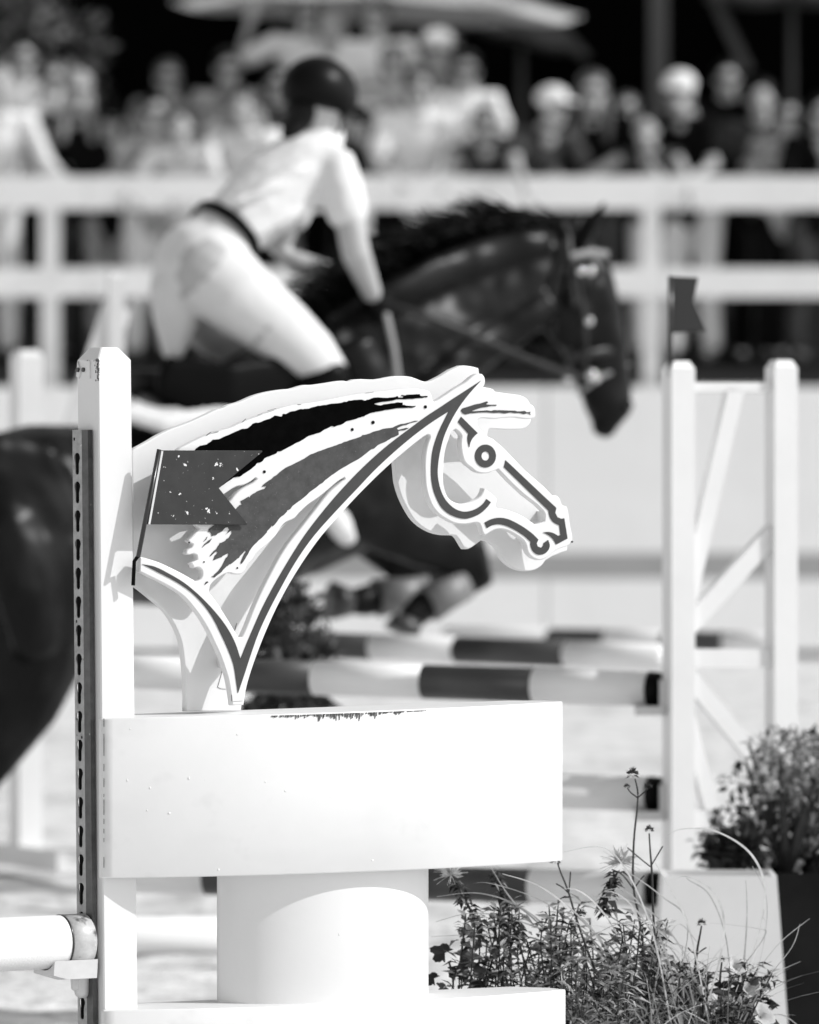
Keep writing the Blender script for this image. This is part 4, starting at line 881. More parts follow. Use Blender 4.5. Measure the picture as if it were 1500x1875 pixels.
for s_ in (1, -1):
    chain(h, [(690, 560, 30, .035, s_ * .105), (800, 500, 34, .035, s_ * .095), (900, 462, 34, .034, s_ * .082), (990, 440, 30, .03, s_ * .07)], 10)      # crest
    chain(h, [(1005, 560, 30, .028, s_ * .088), (930, 610, 34, .032, s_ * .10), (850, 660, 40, .04, s_ * .115), (770, 750, 48, .05, s_ * .16)], 10)   # underside of the neck
    chain(h, [(650, 640, 50, .04, s_ * .19), (690, 740, 55, .045, s_ * .215), (730, 840, 55, .05, s_ * .20)], 10)                                         # shoulder blade
    chain(h, [(1060, 500, 12, .012, s_ * .098), (1086, 560, 12, .012, s_ * .092), (1110, 640, 12, .012, s_ * .062)], 8)                                    # facial crest
    chain(h, [(-20, 860, 70, .05, s_ * .24), (60, 880, 75, .05, s_ * .265), (110, 960, 60, .045, s_ * .27)], 10)                                          # croup muscle
    chain(h, [(20, 960, 60, .05, s_ * .29), (50, 1080, 62, .05, s_ * .31), (70, 1180, 50, .045, s_ * .27)], 10)                                           # thigh
    chain(h, [(125, 1000, 34, .04, s_ * .275), (128, 1090, 40, .04, s_ * .275), (110, 1170, 42, .04, s_ * .26)], 10)                                      # stifle
organic('body', h, M['horse'], horse, .013, 4)
for (a, b_, ln) in (((746, 1132), (736, 1158), .13), ((640, 1102), (608, 1100), -.13)):
    m_ = MB(); m_.tube([hp(*a, ln), hp(*b_, ln)], [.046, .062], 14, cap='flat'); m_.build('hoof', M['hoof'], horse, True)
for (e0, e1, ln) in (((1058, 446), (1106, 372), .06), ((1034, 440), (1070, 392), -.06)):
    m_ = MB(); p, q = hp(*e0, ln), hp(*e1, ln * 1.2); m_.tube([p, p * .55 + q * .45, q], [(.026, .034), (.028, .036), (.004, .005)], 10, lat=hl_); m_.build('ear', M['horse_dark'], horse, True)
m_ = MB(); m_.ball(hp(1092, 520, .098), .022, .014, .018); m_.build('eye', M['eye'], horse, True)
m_ = MB(); m_.ball(hp(1152, 742, .062), .014, .008, .018); m_.build('nostril', M['eye'], horse, True)
# mane: flying tufts along the crest
mn = MB(); rnd = random.Random(4)
crest = [(585, 575), (650, 528), (720, 488), (800, 452), (880, 430), (960, 415), (1020, 408)]
for k in range(620):
    t = rnd.random() * (len(crest) - 1.001); i = int(t); f = t - i
    cx = crest[i][0] * (1 - f) + crest[i + 1][0] * f; cy = crest[i][1] * (1 - f) + crest[i + 1][1] * f + 14
    L = rnd.uniform(45, 120) * (1.0 if cx < 960 else .6); an = R(rnd.gauss(122, 20) + 14 * noise.noise(V((cx * .03, 0, 0)))); ln = rnd.gauss(0, .025)
    p = hp(cx, cy, ln); q = hp(cx + math.cos(an) * L * .5, cy - math.sin(an) * L * .5, ln * 1.3); r_ = hp(cx + math.cos(an + .45) * L, cy - math.sin(an + .5) * L * .85 - 4, ln * 1.8 + rnd.gauss(0, .02))
    mn.tube([p, q, r_], [.006, .005, .0015], 5, cap='flat')
mn.build('mane', M['horse_dark'], horse, True)
tl = MB()
for k in range(60):
    a0 = hp(-150 + rnd.gauss(0, 6), 880, rnd.gauss(0, .02)); tl.tube([a0, hp(-240 + rnd.gauss(0, 12), 900, rnd.gauss(0, .04)), hp(-300 + rnd.gauss(0, 25), 1150 + rnd.gauss(0, 40), rnd.gauss(0, .06))], [.010, .010, .003], 5, cap='flat')
tl.build('tail', M['horse_dark'], horse, True)
# tendon boots on the forelegs
for (a, b_, ln) in (((848, 1068), (785, 1106), .135), ((778, 1078), (690, 1096), -.133)):
    m_ = MB(); p, q = hp(*a, ln), hp(*b_, ln); m_.tube([p, (p + q) / 2, q], [.058, .056, .062], 14, cap='flat')
    tag(m_.build('tendon_boot', M['boot_guard'], None, True), 'pale tendon boot on the %s foreleg of the horse' % ('nearer' if ln > 0 else 'farther'), 'tendon boot', 'tendon boots')
# saddle, cloth, girth
sad = empty('saddle', tuple(hp(420, 720)), 'black jumping saddle under the rider', 'saddle')
m_ = MB()
m_.tube([hp(255, 700), hp(300, 712), hp(400, 712), hp(500, 660), hp(570, 610)], [(.045, .17), (.06, .19), (.06, .16), (.07, .15), (.07, .10)], 18, lat=hl_); organic('seat', m_, M['leather'], sad, .014, 4)
for s_ in (-1, 1):
    m_ = MB(); m_.tube([hp(300, 690, s_ * .25), hp(420, 730, s_ * .29), hp(560, 700, s_ * .27)], [(.07, .022), (.115, .024), (.10, .022)], 14, lat=hl_); m_.tube([hp(440, 700, s_ * .28), hp(520, 840, s_ * .305)], [(.12, .02), (.12, .02)], 14, lat=hl_); organic('flap', m_, M['leather'], sad, .012, 3)
m_ = MB()
for s_ in (-1, 1):
    m_.tube([hp(215, 752, s_ * .245), hp(300, 775, s_ * .285), hp(420, 760, s_ * .30), hp(540, 720, s_ * .27)], [(.030, .016), (.036, .018), (.035, .018), (.04, .018)], 12, lat=hl_)
m_.tube([hp(235, 755, .24), hp(235, 752, 0) + V((0, 0, .03)), hp(235, 755, -.24)], [.022, .022, .022], 8)
tag(organic('saddle_cloth', m_, M['fleece'], None, .012, 3), 'white saddle cloth showing below the black saddle', 'saddle cloth')
m_ = MB(); m_.tube([hp(585, 915, .25), hp(622, 960, .26), hp(632, 982, .2)], [(.04, .03), (.045, .035), (.03, .04)], 14, lat=hl_)
tag(organic('girth_guard', m_, M['fleece'], None, .012, 3), 'pale girth guard beneath the horse chest', 'girth')
# bridle
br = empty('bridle', tuple(hp(1080, 500)), 'black leather bridle with shiny buckles on the horse head', 'bridle')
def strap(name, pts, w, m, t=.006):
    m_ = MB(); m_.tube([hp(*p) for p in pts], [(w, t)] * len(pts), 8, lat=hl_); return m_.build(name, m, br, True)
strap('headpiece', [(1030, 405, .02), (1042, 430, .075), (1046, 500, .112), (1052, 560, .118)], .011, M['bridle'])
strap('throat_strap', [(1036, 440, .085), (1012, 530, .10), (1015, 610, .075)], .008, M['bridle'])
strap('browband', [(1046, 470, .098), (1085, 462, .09), (1112, 466, .03)], .013, M['strap'])
strap('cheek_strap', [(1052, 480, .112), (1066, 560, .122), (1074, 640, .098), (1070, 690, .085)], .010, M['bridle'])
strap('noseband', [(1040, 655, .075), (1080, 648, .100), (1125, 640, .07), (1148, 636, .01)], .015, M['bridle'])
strap('flash_strap', [(1060, 720, .055), (1100, 690, .078), (1150, 668, .04)], .008, M['strap'])
for (x, y, ln, r_) in ((1080, 496, .115, .013), (1062, 497, .118, .011), (1078, 588, .118, .012), (1082, 686, .092, .014), (1092, 693, .086, .011), (1040, 692, .08, .012)):
    m_ = MB(); m_.ball(hp(x, y, ln + .012), r_ * 1.35, .012, r_ * 1.35); m_.build('buckle', M['metal'], br, True)
for s_ in (1, -1):
    m_ = MB(); m_.tube([hp(1066, 692, s_ * .10), hp(960, 655, s_ * .17), hp(850, 606, s_ * .22), hp(770, 575, s_ * .22), hp(700, 552, s_ * .15)], [(.010, .004)] * 5, 8, lat=hl_); m_.build('rein', M['bridle'], br, True)
m_ = MB(); m_.tube([hp(708, 575, .19), hp(722, 640, .225), hp(735, 740, .235), hp(745, 850, .20)], [(.012, .005)] * 4, 8, lat=hl_)
tag(m_.build('breast_strap', M['strap'], None, True), 'grey breastplate strap running down the horse shoulder', 'strap')

# ================================================================= rider
rider = empty('person', tuple(hp(390, 480)), 'rider in white short sleeved shirt, white breeches and black helmet leaning forward', 'person')
def rt(mb, st, seg=14):
    mb.tube([hp(s_[0], s_[1], s_[4] if len(s_) > 4 else 0) for s_ in st], [(s_[2] * HK, s_[3]) for s_ in st], seg, lat=hl_)
b = MB()
rt(b, [(365, 480, 75, .14), (430, 416, 54, .12), (505, 348, 60, .135), (565, 296, 50, .13), (596, 246, 32, .055), (594, 212, 34, .055)])
hc = hp(586, 192); fwd = (he * .93 + V((0, 0, -.25)) - hl_ * .25).normalized(); sid = fwd.cross(V((0, 0, 1))).normalized(); upv = sid.cross(fwd)
hax = (sid, fwd, upv)
b.ball(hc, .075, .098, .10, hax); b.ball(hc + fwd * .03 - upv * .065, .054, .066, .06, hax)
b.tube([hc + fwd * .09 + upv * .01, hc + fwd * .115 - upv * .025], [.010, .016], 8)
for s_ in (-1, 1): b.ball(hc + sid * (s_ * .077), .012, .02, .03, hax, 8, 6)
# arms: near arm reaches down to the reins
rt(b, [(618, 306, 30, .05, .14), (640, 400, 27, .046, .19), (652, 465, 28, .047, .21), (681, 537, 19, .032, .15)])
rt(b, [(560, 310, 34, .06, -.16), (508, 455, 24, .042, -.22), (540, 480, 23, .04, -.18), (625, 505, 18, .03, -.12)])
rt(b, [(380, 500, 78, .12, .10), (500, 595, 60, .085, .24), (596, 672, 42, .06, .28), (520, 800, 36, .055, .30), (470, 880, 25, .04, .30), (540, 905, 20, .04, .31)])
rt(b, [(350, 520, 70, .11, -.10), (420, 600, 55, .08, -.26), (560, 690, 42, .06, -.29), (480, 820, 36, .055, -.30), (440, 890, 25, .04, -.30), (510, 915, 20, .04, -.31)])
organic('body', b, M['skin'], rider, .0115, 4)
b = MB()
rt(b, [(398, 446, 58, .14), (430, 414, 62, .14), (500, 350, 72, .155), (556, 300, 64, .165), (588, 268, 46, .11), (598, 250, 34, .06)], 20)
rt(b, [(585, 300, 48, .08, .08), (618, 305, 38, .062, .14), (629, 345, 38, .064, .17), (635, 384, 40, .068, .18)])
rt(b, [(560, 300, 55, .09, -.10), (555, 320, 46, .072, -.17), (530, 390, 42, .066, -.20)])
# soft folds across the back
for (x0, y0, x1, y1, ln) in ((440, 395, 540, 360, .15), (430, 370, 560, 330, .165), (470, 430, 590, 370, .16), (480, 340, 590, 300, .17), (520, 420, 600, 340, .15)):
    rt(b, [(x0, y0, 7, .018, ln * .80), ((x0 + x1) / 2, (y0 + y1) / 2 - 6, 9, .022, ln * .87), (x1, y1, 7, .018, ln * .83)], 8)
organic('shirt', b, M['shirt'], rider, .0105, 5)
b = MB()
rt(b, [(408, 432, 62, .138), (376, 470, 82, .16), (356, 508, 80, .165), (354, 536, 62, .14)], 20)
rt(b, [(380, 495, 84, .12, .09), (440, 545, 72, .10, .19), (520, 608, 60, .086, .25), (572, 652, 50, .07, .28), (598, 680, 40, .058, .285)], 18)
rt(b, [(345, 520, 84, .12, -.08), (400, 590, 66, .10, -.22), (470, 640, 58, .085, -.27), (555, 688, 44, .062, -.29)], 16)
rt(b, [(330, 545, 58, .10, .02), (322, 590, 42, .08, .03), (318, 640, 22, .05, .04)], 14)
organic('breeches', b, M['breeches'], rider, .012, 6)
b = MB(); rt(b, [(600, 690, 46, .068, .287), (520, 800, 42, .064, .305), (470, 880, 29, .046, .305), (480, 898, 26, .044, .306), (545, 910, 22, .044, .312)]); organic('boot', b, M['leather'], rider, .012, 3)
b = MB(); rt(b, [(556, 692, 46, .068, -.295), (480, 820, 42, .064, -.305), (440, 890, 29, .046, -.305), (450, 905, 26, .044, -.306), (515, 918, 22, .044, -.312)]); organic('boot', b, M['leather'], rider, .012, 3)
# belt: ring round the waist
b = MB(); c0 = hp(412, 425); ax_t = (hp(470, 372) - hp(392, 448)).normalized(); ax_n = ax_t.cross(hl_).normalized()
ringp = [c0 + ax_n * (math.cos(2 * math.pi * k / 28) * 65 * HK) + hl_ * (math.sin(2 * math.pi * k / 28) * .148) for k in range(28)]
for k in range(28):
    b.bar(ringp[k], ringp[(k + 1) % 28] + (ringp[(k + 1) % 28] - ringp[k]) * .1, .012, .034, ax_t)
b.build('belt', M['leather'], rider, True)
# gloves with separate fingers closed on the reins
for (w, e, s_) in (((676, 528), (690, 555), .15), ((615, 500), (640, 512), -.12)):
    b = MB(); p, q = hp(*w, s_), hp(*e, s_ * .8); hand(b, p, (q - p).normalized(), hl_ * (1 if s_ > 0 else -1), 1.08, .95); organic('glove', b, M['leather'], rider, .008, 2)
# helmet, peak, hair bun, chin strap
b = MB(); b.ball(hc + upv * .035 - fwd * .012, .108, .138, .118, hax, 24, 14)
hel = b.build('helmet', M['helmet'], rider, True)
for v_ in hel.data.vertices:
    dlt = (v_.co - hc).dot(upv)
    if dlt < -.02: v_.co += upv * (-.02 - dlt) * .85
hel.data.update()
b = MB(); b.tube([hc + fwd * .10 + upv * .018, hc + fwd * .155 + upv * .006, hc + fwd * .178 - upv * .002], [(.010, .088), (.008, .08), (.005, .05)], 14, lat=sid); b.build('peak', M['helmet'], hel, True)
b = MB(); b.ball(hc - fwd * .075 - upv * .045, .055, .05, .06, hax); b.tube([hc - fwd * .06 - upv * .04, hc - fwd * .10 - upv * .12], [.05, .03], 10); b.build('hair', M['hair_dark'], rider, True)
b = MB(); b.tube([hc - sid * .082 + fwd * .03 - upv * .01, hc - sid * .075 + fwd * .04 - upv * .07, hc + fwd * .05 - upv * .128, hc + sid * .075 + fwd * .04 - upv * .07, hc + sid * .082 + fwd * .03 - upv * .01], [.007] * 5, 6); b.build('chin_strap', M['leather'], hel, True)
for s_ in (-1, 1):
    b = MB(); b.ball(hc + fwd * .088 + sid * (s_ * .03) + upv * .005, .012, .009, .008, hax, 8, 6); b.build('eye', M['eye'], rider, True)
b = MB(); b.ball(hc + fwd * .09 - upv * .07, .02, .006, .005, hax, 8, 6); b.build('mouth', M['cloth_mid'], rider, True)

# ================================================================= foreground flowers
DP = 13.15
tr_c = at(1110, 1905, DP)
trough = empty('flower_trough', (tr_c.x, tr_c.y, 0), 'low dark flower trough under the plants at the bottom', 'planter')
m_ = MB(); m_.box((tr_c.x, tr_c.y + .05, tr_c.z / 2 - .01), .72, .34, tr_c.z - .02); m_.build('trough_wall', M['white_plain'], trough)
m_ = MB(); m_.box((tr_c.x, tr_c.y + .05, tr_c.z - .012), .68, .30, .03); m_.build('soil', M['soil'], trough)

def pts_px(path, dz=0.0, d=DP):
    return [at(x, y, d + dz) for x, y in path]
def smooth3(P, k=6):
    out = []
    n_ = len(P)
    for i in range(n_ - 1):
        a, b_, c_, d_ = P[max(i - 1, 0)], P[i], P[i + 1], P[min(i + 2, n_ - 1)]
        for j in range(k):
            t = j / k
            out.append(.5 * ((2 * b_) + (c_ - a) * t + (2 * a - 5 * b_ + 4 * c_ - d_) * t * t + (3 * b_ - a - 3 * c_ + d_) * t ** 3))
    return out + [P[-1]]
rnd = random.Random(21)
def verbena(label, stem, branches, heads, dz):
    P = smooth3(pts_px(stem, dz)); root = empty('verbena', tuple(P[0]), label, 'flower', 'verbena stems')
    m_ = MB(); n_ = len(P); m_.tube(P, [.0030 - .0014 * i / n_ for i in range(n_)], 6, cap='flat'); m_.build('stem', M['stem'], root, True)
    for bpath in branches:
        Q = smooth3(pts_px(bpath, dz)); m_ = MB(); m_.tube(Q, [.0014] * (len(Q) - 1) + [.0008], 5, cap='flat'); m_.build('stem', M['stem'], root, True)
    for (x, y, r_) in heads:
        c_ = at(x, y, DP + dz); m_ = MB(); r_ *= .001
        for k in range(22):
            a = k * 2.4; q = math.sqrt(k / 22) * r_ * .85; m_.ball(c_ + V((math.cos(a) * q, math.sin(a) * q, r_ * .4 * (1 - (q / r_) ** 2))), r_ * .2, r_ * .2, r_ * .2, None, 6, 4)
        for k in range(70):
            a = rnd.uniform(0, 6.28); el = rnd.uniform(-.75, 1.5); d_ = V((math.cos(a) * math.cos(el), math.sin(a) * math.cos(el), math.sin(el) * .85))
            p = c_ + d_ * r_ * .55; m_.leaf(p, d_, V((rnd.gauss(0, 1), rnd.gauss(0, 1), rnd.gauss(0, 1))), r_ * rnd.uniform(.5, 1.0), r_ * .16)
        m_.build('flower_head', M['petal_dark'], root)
    return root
verbena('tallest verbena stem with three dark flower heads', [(1232, 1900), (1190, 1800), (1172, 1690), (1160, 1620), (1161, 1540), (1167, 1480), (1168, 1450), (1163, 1426)],
        [[(1168, 1461), (1156, 1452), (1149, 1443)], [(1168, 1461), (1180, 1450), (1187, 1443)], [(1160, 1628), (1140, 1602), (1120, 1592)], [(1161, 1628), (1172, 1612), (1180, 1603)]],
        [(1158, 1417, 12), (1148, 1440, 6), (1187, 1440, 8)], .02)
verbena('second verbena stem with a single dark head and forked side shoots', [(1210, 1810), (1198, 1700), (1194, 1600), (1191, 1560), (1189, 1526)],
        [[(1191, 1587), (1170, 1570), (1149, 1552)], [(1192, 1586), (1203, 1568), (1214, 1549)]], [(1189, 1519, 8)], .06)
verbena('leaning verbena stem with a flat head just beside the box corner', [(1125, 1850), (1100, 1800), (1072, 1730), (1052, 1670), (1040, 1630), (1028, 1600), (1021, 1580)],
        [[(1042, 1636), (1030, 1625), (1018, 1618)], [(1042, 1634), (1044, 1610), (1045, 1596)], [(1052, 1672), (1062, 1676), (1066, 1676)]], [(1017, 1576, 10), (1064, 1674, 10)], -.02)
verbena('short verbena stem with a small dark head before the white planter', [(1272, 1780), (1277, 1740), (1282, 1712), (1285, 1695)], [[(1276, 1748), (1286, 1740), (1294, 1735)], [(1276, 1748), (1266, 1742), (1260, 1735)]], [(1285, 1690, 8)], .05)
verbena('lowest verbena stem with a tiny head among the grass', [(1318, 1830), (1319, 1790), (1322, 1762)], [], [(1322, 1757, 6)], .04)

def cleome(label, stem, head, hr, dz, pale=True):
    P = smooth3(pts_px(stem, dz)); root = empty('spider_flower', tuple(P[0]), label, 'flower', 'spider flowers')
    n_ = len(P); m_ = MB(); m_.tube(P, [.004 - .002 * i / n_ for i in range(n_)], 6, cap='flat'); m_.build('stem', M['stem'], root, True)
    for i in range(2, n_ - 1):     # dark bracts up the stem
        for k in range(4):
            a = rnd.uniform(0, 6.28); d_ = V((math.cos(a), math.sin(a) * .8, rnd.uniform(-.5, .25)))
            m_ = MB(); L = rnd.uniform(.018, .034) * (1.15 - .4 * i / n_); m_.leaf(P[i], d_, V((rnd.gauss(0, .3), rnd.gauss(0, .3), 1)), L, L * .55, .2, .35); m_.build('leaf', M['leaf_dark'] if rnd.random() < .7 else M['leaf'], root)
    c_ = at(*head, DP + dz); hr *= .001
    m_ = MB()
    for k in range(44):
        a = rnd.uniform(0, 6.28); el = rnd.uniform(-.25, 1.3); d_ = V((math.cos(a) * math.cos(el), math.sin(a) * math.cos(el), math.sin(el)))
        L = hr * rnd.uniform(.6, 1.05); m_.leaf(c_ + d_ * hr * .12, d_, V((rnd.gauss(0, 1), rnd.gauss(0, 1), rnd.gauss(0, 1))), L, L * .28)
    m_.build('petals', M['petal'] if pale else M['leaf_light'], root)
    m_ = MB()
    for k in range(26):
        a = rnd.uniform(0, 6.28); el = rnd.uniform(-.5, 1.2); d_ = V((math.cos(a) * math.cos(el), math.sin(a) * math.cos(el), math.sin(el)))
        m_.tube([c_, c_ + d_ * hr * .8, c_ + d_ * hr * 1.35 - V((0, 0, hr * .1))], [.0005, .0004, .0004], 4, cap='flat')
    m_.build('stamens', M['grass'], root)
cleome('spiky pale spider flower in the middle of the plants', [(1118, 1680), (1110, 1650), (1120, 1620), (1132, 1595)], (1137, 1580), 32, .06)
cleome('leafy spider flower stem tucked under the curved box at left', [(880, 1735), (872, 1690), (852, 1648), (832, 1612)], (826, 1602), 26, .10)
cleome('dark leafed spider flower stem leaning beside the box underside', [(950, 1730), (938, 1690), (918, 1640), (900, 1596)], (893, 1580), 20, .12, False)

# grass: arching straw-coloured blades
gt = empty('grass_tuft', tuple(at(1180, 1890, DP)), 'tuft of arching straw coloured ornamental grass blades', 'grass')
blades = [[(1180, 1880), (1120, 1760), (1010, 1660), (900, 1618), (855, 1622)], [(1220, 1880), (1260, 1700), (1210, 1640), (1140, 1590)], [(1290, 1860), (1325, 1720), (1312, 1640), (1255, 1605), (1215, 1625)],
          [(1350, 1830), (1392, 1700), (1400, 1620), (1372, 1560), (1310, 1522), (1250, 1518), (1222, 1530)], [(1370, 1850), (1400, 1720), (1403, 1640), (1378, 1586)], [(1340, 1840), (1330, 1720), (1300, 1640), (1262, 1612), (1258, 1606)],
          [(1200, 1880), (1100, 1720), (1000, 1630), (920, 1600)], [(1150, 1870), (1060, 1740), (960, 1690), (870, 1672), (798, 1688)], [(1160, 1880), (1060, 1770), (960, 1668), (880, 1636), (800, 1642)], [(1240, 1880), (1190, 1740), (1080, 1660), (960, 1650)],
          [(1250, 1880), (1240, 1780), (1120, 1700), (960, 1700)], [(1180, 1880), (1020, 1740), (930, 1712), (790, 1715)], [(1280, 1880), (1260, 1760), (1180, 1660), (1080, 1640)], [(1230, 1880), (1190, 1690), (1120, 1560), (1032, 1560)],
          [(1300, 1880), (1262, 1700), (1222, 1620), (1200, 1580)], [(1120, 1860), (1000, 1700), (940, 1650), (900, 1590)], [(1250, 1870), (1310, 1750), (1380, 1690)], [(1310, 1870), (1340, 1800), (1400, 1715), (1384, 1700), (1300, 1690)],
          [(1355, 1870), (1375, 1800), (1425, 1730), (1483, 1682)], [(1360, 1875), (1400, 1800), (1450, 1735), (1465, 1692)], [(1365, 1880), (1410, 1800), (1432, 1770)], [(1355, 1860), (1362, 1770), (1368, 1680), (1366, 1612)], [(1380, 1870), (1372, 1790), (1400, 1700), (1398, 1680)],
          [(1390, 1865), (1430, 1858), (1462, 1878)], [(1280, 1890), (1180, 1780), (1090, 1740), (1000, 1745)]]
for k in range(26):
    x0 = rnd.uniform(1150, 1310); r1 = rnd.uniform(120, 290); lean = rnd.choice((-1, -1, -1, 1)) * rnd.uniform(.3, 1.0)
    blades.append([(x0, 1890), (x0 + lean * r1 * .25, 1890 - r1 * .6), (x0 + lean * r1 * .65, 1890 - r1 * .92), (x0 + lean * r1 * 1.1, 1890 - r1 * rnd.uniform(.75, 1.0))])
for bi, bp_ in enumerate(blades):
    dz = rnd.uniform(-.06, .08); P = smooth3(pts_px(bp_, dz), 7); side = V((rnd.uniform(.3, 1), rnd.uniform(-.5, .5), rnd.uniform(.2, .9))).normalized()
    wide = .0062 if bi in (18, 19, 20, 21, 22, 2, 3) else .0042
    m_ = MB(); m_.ribbon(P, wide, .0012, side); m_.build('blade', M['grass'], gt)
gm = [MB(), MB()]
for k in range(400):
    x0 = rnd.uniform(1040, 1350); L = rnd.uniform(60, 240); an = R(rnd.gauss(100, 32)); dz = rnd.uniform(-.1, .16)
    p0 = at(x0, 1900, DP + dz); P = []
    for j in range(8):
        t = j / 7; P.append(at(x0 + math.cos(an) * L * t + math.cos(an) * L * .5 * t * t, 1900 - math.sin(an) * L * t + L * .28 * t * t, DP + dz + .1 * t * math.sin(k)))
    gm[k % 2].ribbon(P, rnd.uniform(.002, .0036), .0008, V((rnd.uniform(.3, 1), rnd.uniform(-.6, .6), rnd.uniform(-.6, .6))).normalized())
for g_, mm in zip(gm, ('grass', 'leaf')): tag(g_.build('fine_blades', M[mm], gt), kind='stuff')

def leafy(label, region, n, mats, sizes, dz, name='bedding_plant', narrow=.32, seed=1, stems=10, cat='plant'):
    x0, x1, y0, y1 = region; rn = random.Random(seed); c_ = at((x0 + x1) / 2, y1, DP + dz); root = empty(name, (c_.x, c_.y, max(c_.z, .2)), label, cat)
    ms = [MB() for _ in mats]; st = MB()
    for s_ in range(stems):
        bx = rn.uniform(x0, x1); tx = bx + rn.gauss(0, 30); ty = y0 + (y1 - y0) * rn.random() ** 1.5 * .6; ddz = dz + rn.uniform(-.09, .09)
        P = smooth3([at(bx, max(y1, 1895), DP + ddz), at((bx + tx) / 2 + rn.gauss(0, 8), (y1 + ty) / 2, DP + ddz), at(tx, ty, DP + ddz + rn.gauss(0, .02))], 6)
        st.tube(P, [.0016] * (len(P) - 1) + [.0008], 5, cap='flat')
        for k in range(n // stems):
            p = P[rn.randrange(2, len(P))] + V((rn.gauss(0, .004), rn.gauss(0, .004), rn.gauss(0, .006))); a = rn.uniform(0, 6.28)
            d_ = V((math.cos(a), math.sin(a), rn.uniform(-.3, .9))); L = rn.uniform(*sizes)
            ms[rn.choices(range(len(mats)), [m_[1] for m_ in mats])[0]].leaf(p, d_, V((rn.gauss(0, .4), rn.gauss(0, .4), 1)), L, L * narrow * rn.uniform(.8, 1.3), .2, rn.uniform(.05, .4))
    st.build('stems', M['stem'], root, True)
    for m_, mm in zip(ms, mats): tag(m_.build('foliage', M[mm[0]], root), kind='stuff')
    return root
leafy('fine leaved bedding plant just right of the pedestal', (845, 1020, 1655, 1885), 1000, [('leaf', 3), ('leaf_dark', 3), ('leaf_light', 3)], (.018, .042), .04, seed=2, stems=34)
leafy('dense narrow leaved foliage below the spider flower', (1000, 1200, 1680, 1900), 1350, [('leaf', 3), ('leaf_dark', 3), ('leaf_light', 4)], (.018, .046), 0, seed=3, stems=44, narrow=.26)
leafy('dark foliage at the foot of the grass tuft', (1180, 1360, 1765, 1905), 1000, [('leaf', 2), ('leaf_dark', 4), ('leaf_light', 2)], (.018, .042), .03, seed=4, stems=34)
leafy('pale feathery plant at the bottom before the dark foliage', (1030, 1160, 1760, 1900), 420, [('leaf_light', 3), ('leaf', 1)], (.018, .045), -.09, seed=6, stems=16, narrow=.2)
# lobed leaves beside the pedestal
lb = empty('lobed_leaf_plant', tuple(at(835, 1885, DP)), 'plant with dark serrated lobed leaves next to the white pedestal', 'plant')
def lobed(c_px, L, rot, dz, m, tiltv):
    c_ = at(*c_px, DP + dz); dirx = V((math.cos(rot), .2, math.sin(rot))).normalized(); nrm = tiltv.normalized()
    side = dirx.cross(nrm).normalized(); m_ = MB(); vs = [tuple(c_)]; n_ = 26
    for k in range(n_ + 1):
        t = k / n_; a = (t - .5) * 2 * R(120); lob = .62 + .38 * abs(math.cos(a * 2.6)) ** .7; r_ = L * lob * (1 - .25 * abs(a) / 2.1) * (1 + .07 * (k % 2))
        p = c_ + dirx * math.cos(a) * r_ + side * math.sin(a) * r_ - nrm * (.25 * r_ * r_ / L); vs.append(tuple(p))
    m_.add(vs, [(0, k, k + 1) for k in range(1, n_ + 1)]); m_.build('leaf', m, lb)
for (cp, L, ro, dz, mm, tv) in (((815, 1745), .030, 2.7, .05, 'leaf_dark', V((.2, -.8, .6))), ((845, 1752), .036, .2, .04, 'leaf', V((-.2, -.6, .8))), ((838, 1768), .030, -1.0, .02, 'leaf_dark', V((.1, -.9, .3))), ((795, 1792), .022, 2.8, .03, 'leaf_dark', V((0, -.7, .7))), ((868, 1775), .026, .1, .05, 'leaf', V((0, -.7, .7))), ((806, 1808), .020, -.3, .03, 'leaf', V((0, -.7, .7))), ((880, 1806), .028, 2.4, .03, 'leaf_dark', V((.3, -.5, .8))), ((855, 1712), .022, 1.4, .06, 'leaf', V((.3, -.9, .3)))):
    lobed(cp, L, ro, dz, M[mm], tv)
m_ = MB()
for st in ([(868, 1890), (870, 1810), (845, 1755)], [(828, 1890), (830, 1800), (822, 1760)], [(850, 1880), (835, 1840), (800, 1800)]):
    P = smooth3(pts_px(st, .04)); m_.tube(P, [.0022] * len(P), 6, cap='flat')
m_.build('stem', M['stem'], lb, True)
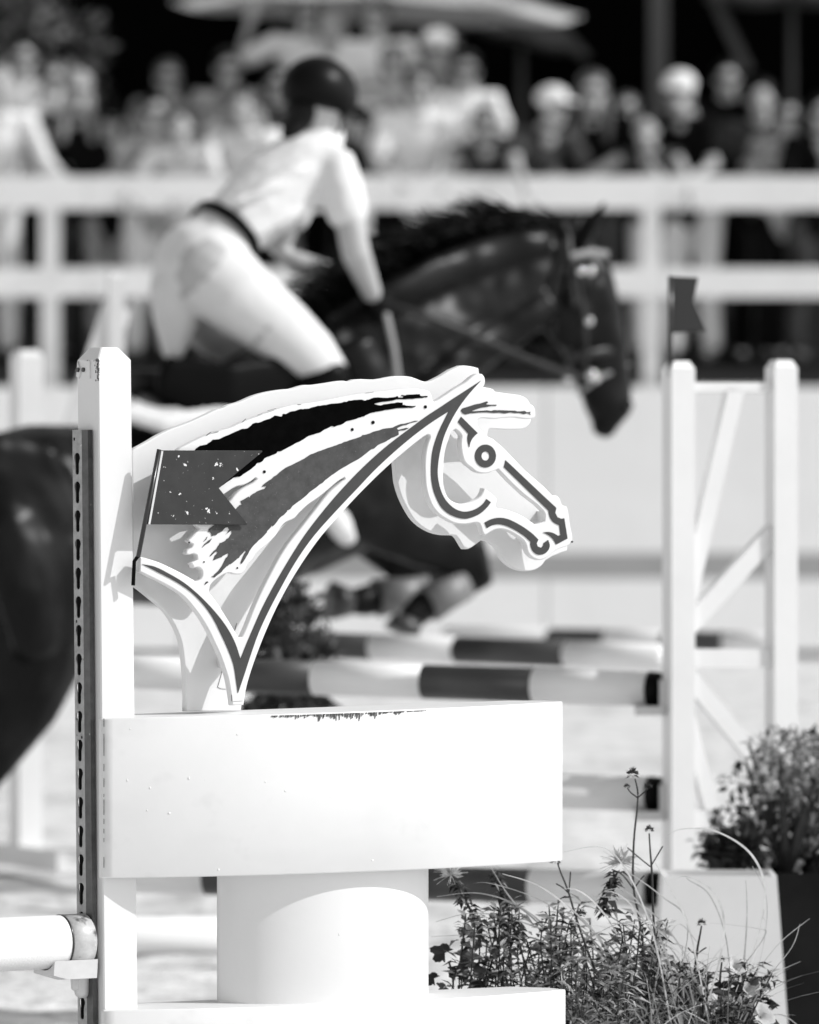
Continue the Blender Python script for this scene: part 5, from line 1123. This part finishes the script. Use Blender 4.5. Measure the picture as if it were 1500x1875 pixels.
# petunias at the right
pe_ = empty('petunia', tuple(at(1370, 1890, DP)), 'petunia with white trumpets and broad dark leaves at right', 'flower')
for (x, y, r_, a) in ((1350, 1768, .020, .6), (1398, 1858, .026, -.2), (1372, 1812, .016, .2)):
    c_ = at(x, y, DP + .0); m_ = MB(); ax_ = V((math.cos(a) * .6, -.7, .5)).normalized(); s1 = ax_.cross(V((0, 0, 1))).normalized(); s2 = s1.cross(ax_); vs = [tuple(c_ - ax_ * .02)]; fs = []; n_ = 20
    for rr_, off in ((.25, -.008), (.6, 0), (1.0, .002)):
        for k in range(n_):
            w = 2 * math.pi * k / n_; q = r_ * rr_ * (1 + .12 * math.cos(5 * w) * rr_); vs.append(tuple(c_ + s1 * math.cos(w) * q + s2 * math.sin(w) * q + ax_ * (off + .003 * math.sin(10 * w) * rr_)))
    for k in range(n_):
        k2 = (k + 1) % n_; fs.append((0, 1 + k, 1 + k2))
        for r2 in range(2): fs.append((1 + r2 * n_ + k, 1 + (r2 + 1) * n_ + k, 1 + (r2 + 1) * n_ + k2, 1 + r2 * n_ + k2))
    m_.add(vs, fs); m_.build('trumpet', M['petal'], pe_, True)
for k in range(34):
    x, y = rnd.uniform(1310, 1410), rnd.uniform(1800, 1890); m_ = MB(); a = rnd.uniform(0, 6.28)
    m_.leaf(at(x, y, DP + rnd.uniform(-.02, .08)), V((math.cos(a), math.sin(a) * .5, rnd.uniform(-.4, .7))), V((rnd.gauss(0, .5), -1, rnd.uniform(0, 1))), rnd.uniform(.024, .045), rnd.uniform(.014, .024), .12, .25)
    m_.build('leaf', M['leaf_dark'] if rnd.random() < .65 else M['leaf'], pe_)

# ---------------------------------------------------------------- bake the organic surfaces
bpy.context.view_layer.update()
dg = bpy.context.evaluated_depsgraph_get()
baked = [(o, bpy.data.meshes.new_from_object(o.evaluated_get(dg))) for o in TOBAKE]
for o, me in baked:
    nm = o.data.name; o.modifiers.clear(); o.data = me; me.name = nm
    for p in me.polygons: p.use_smooth = True
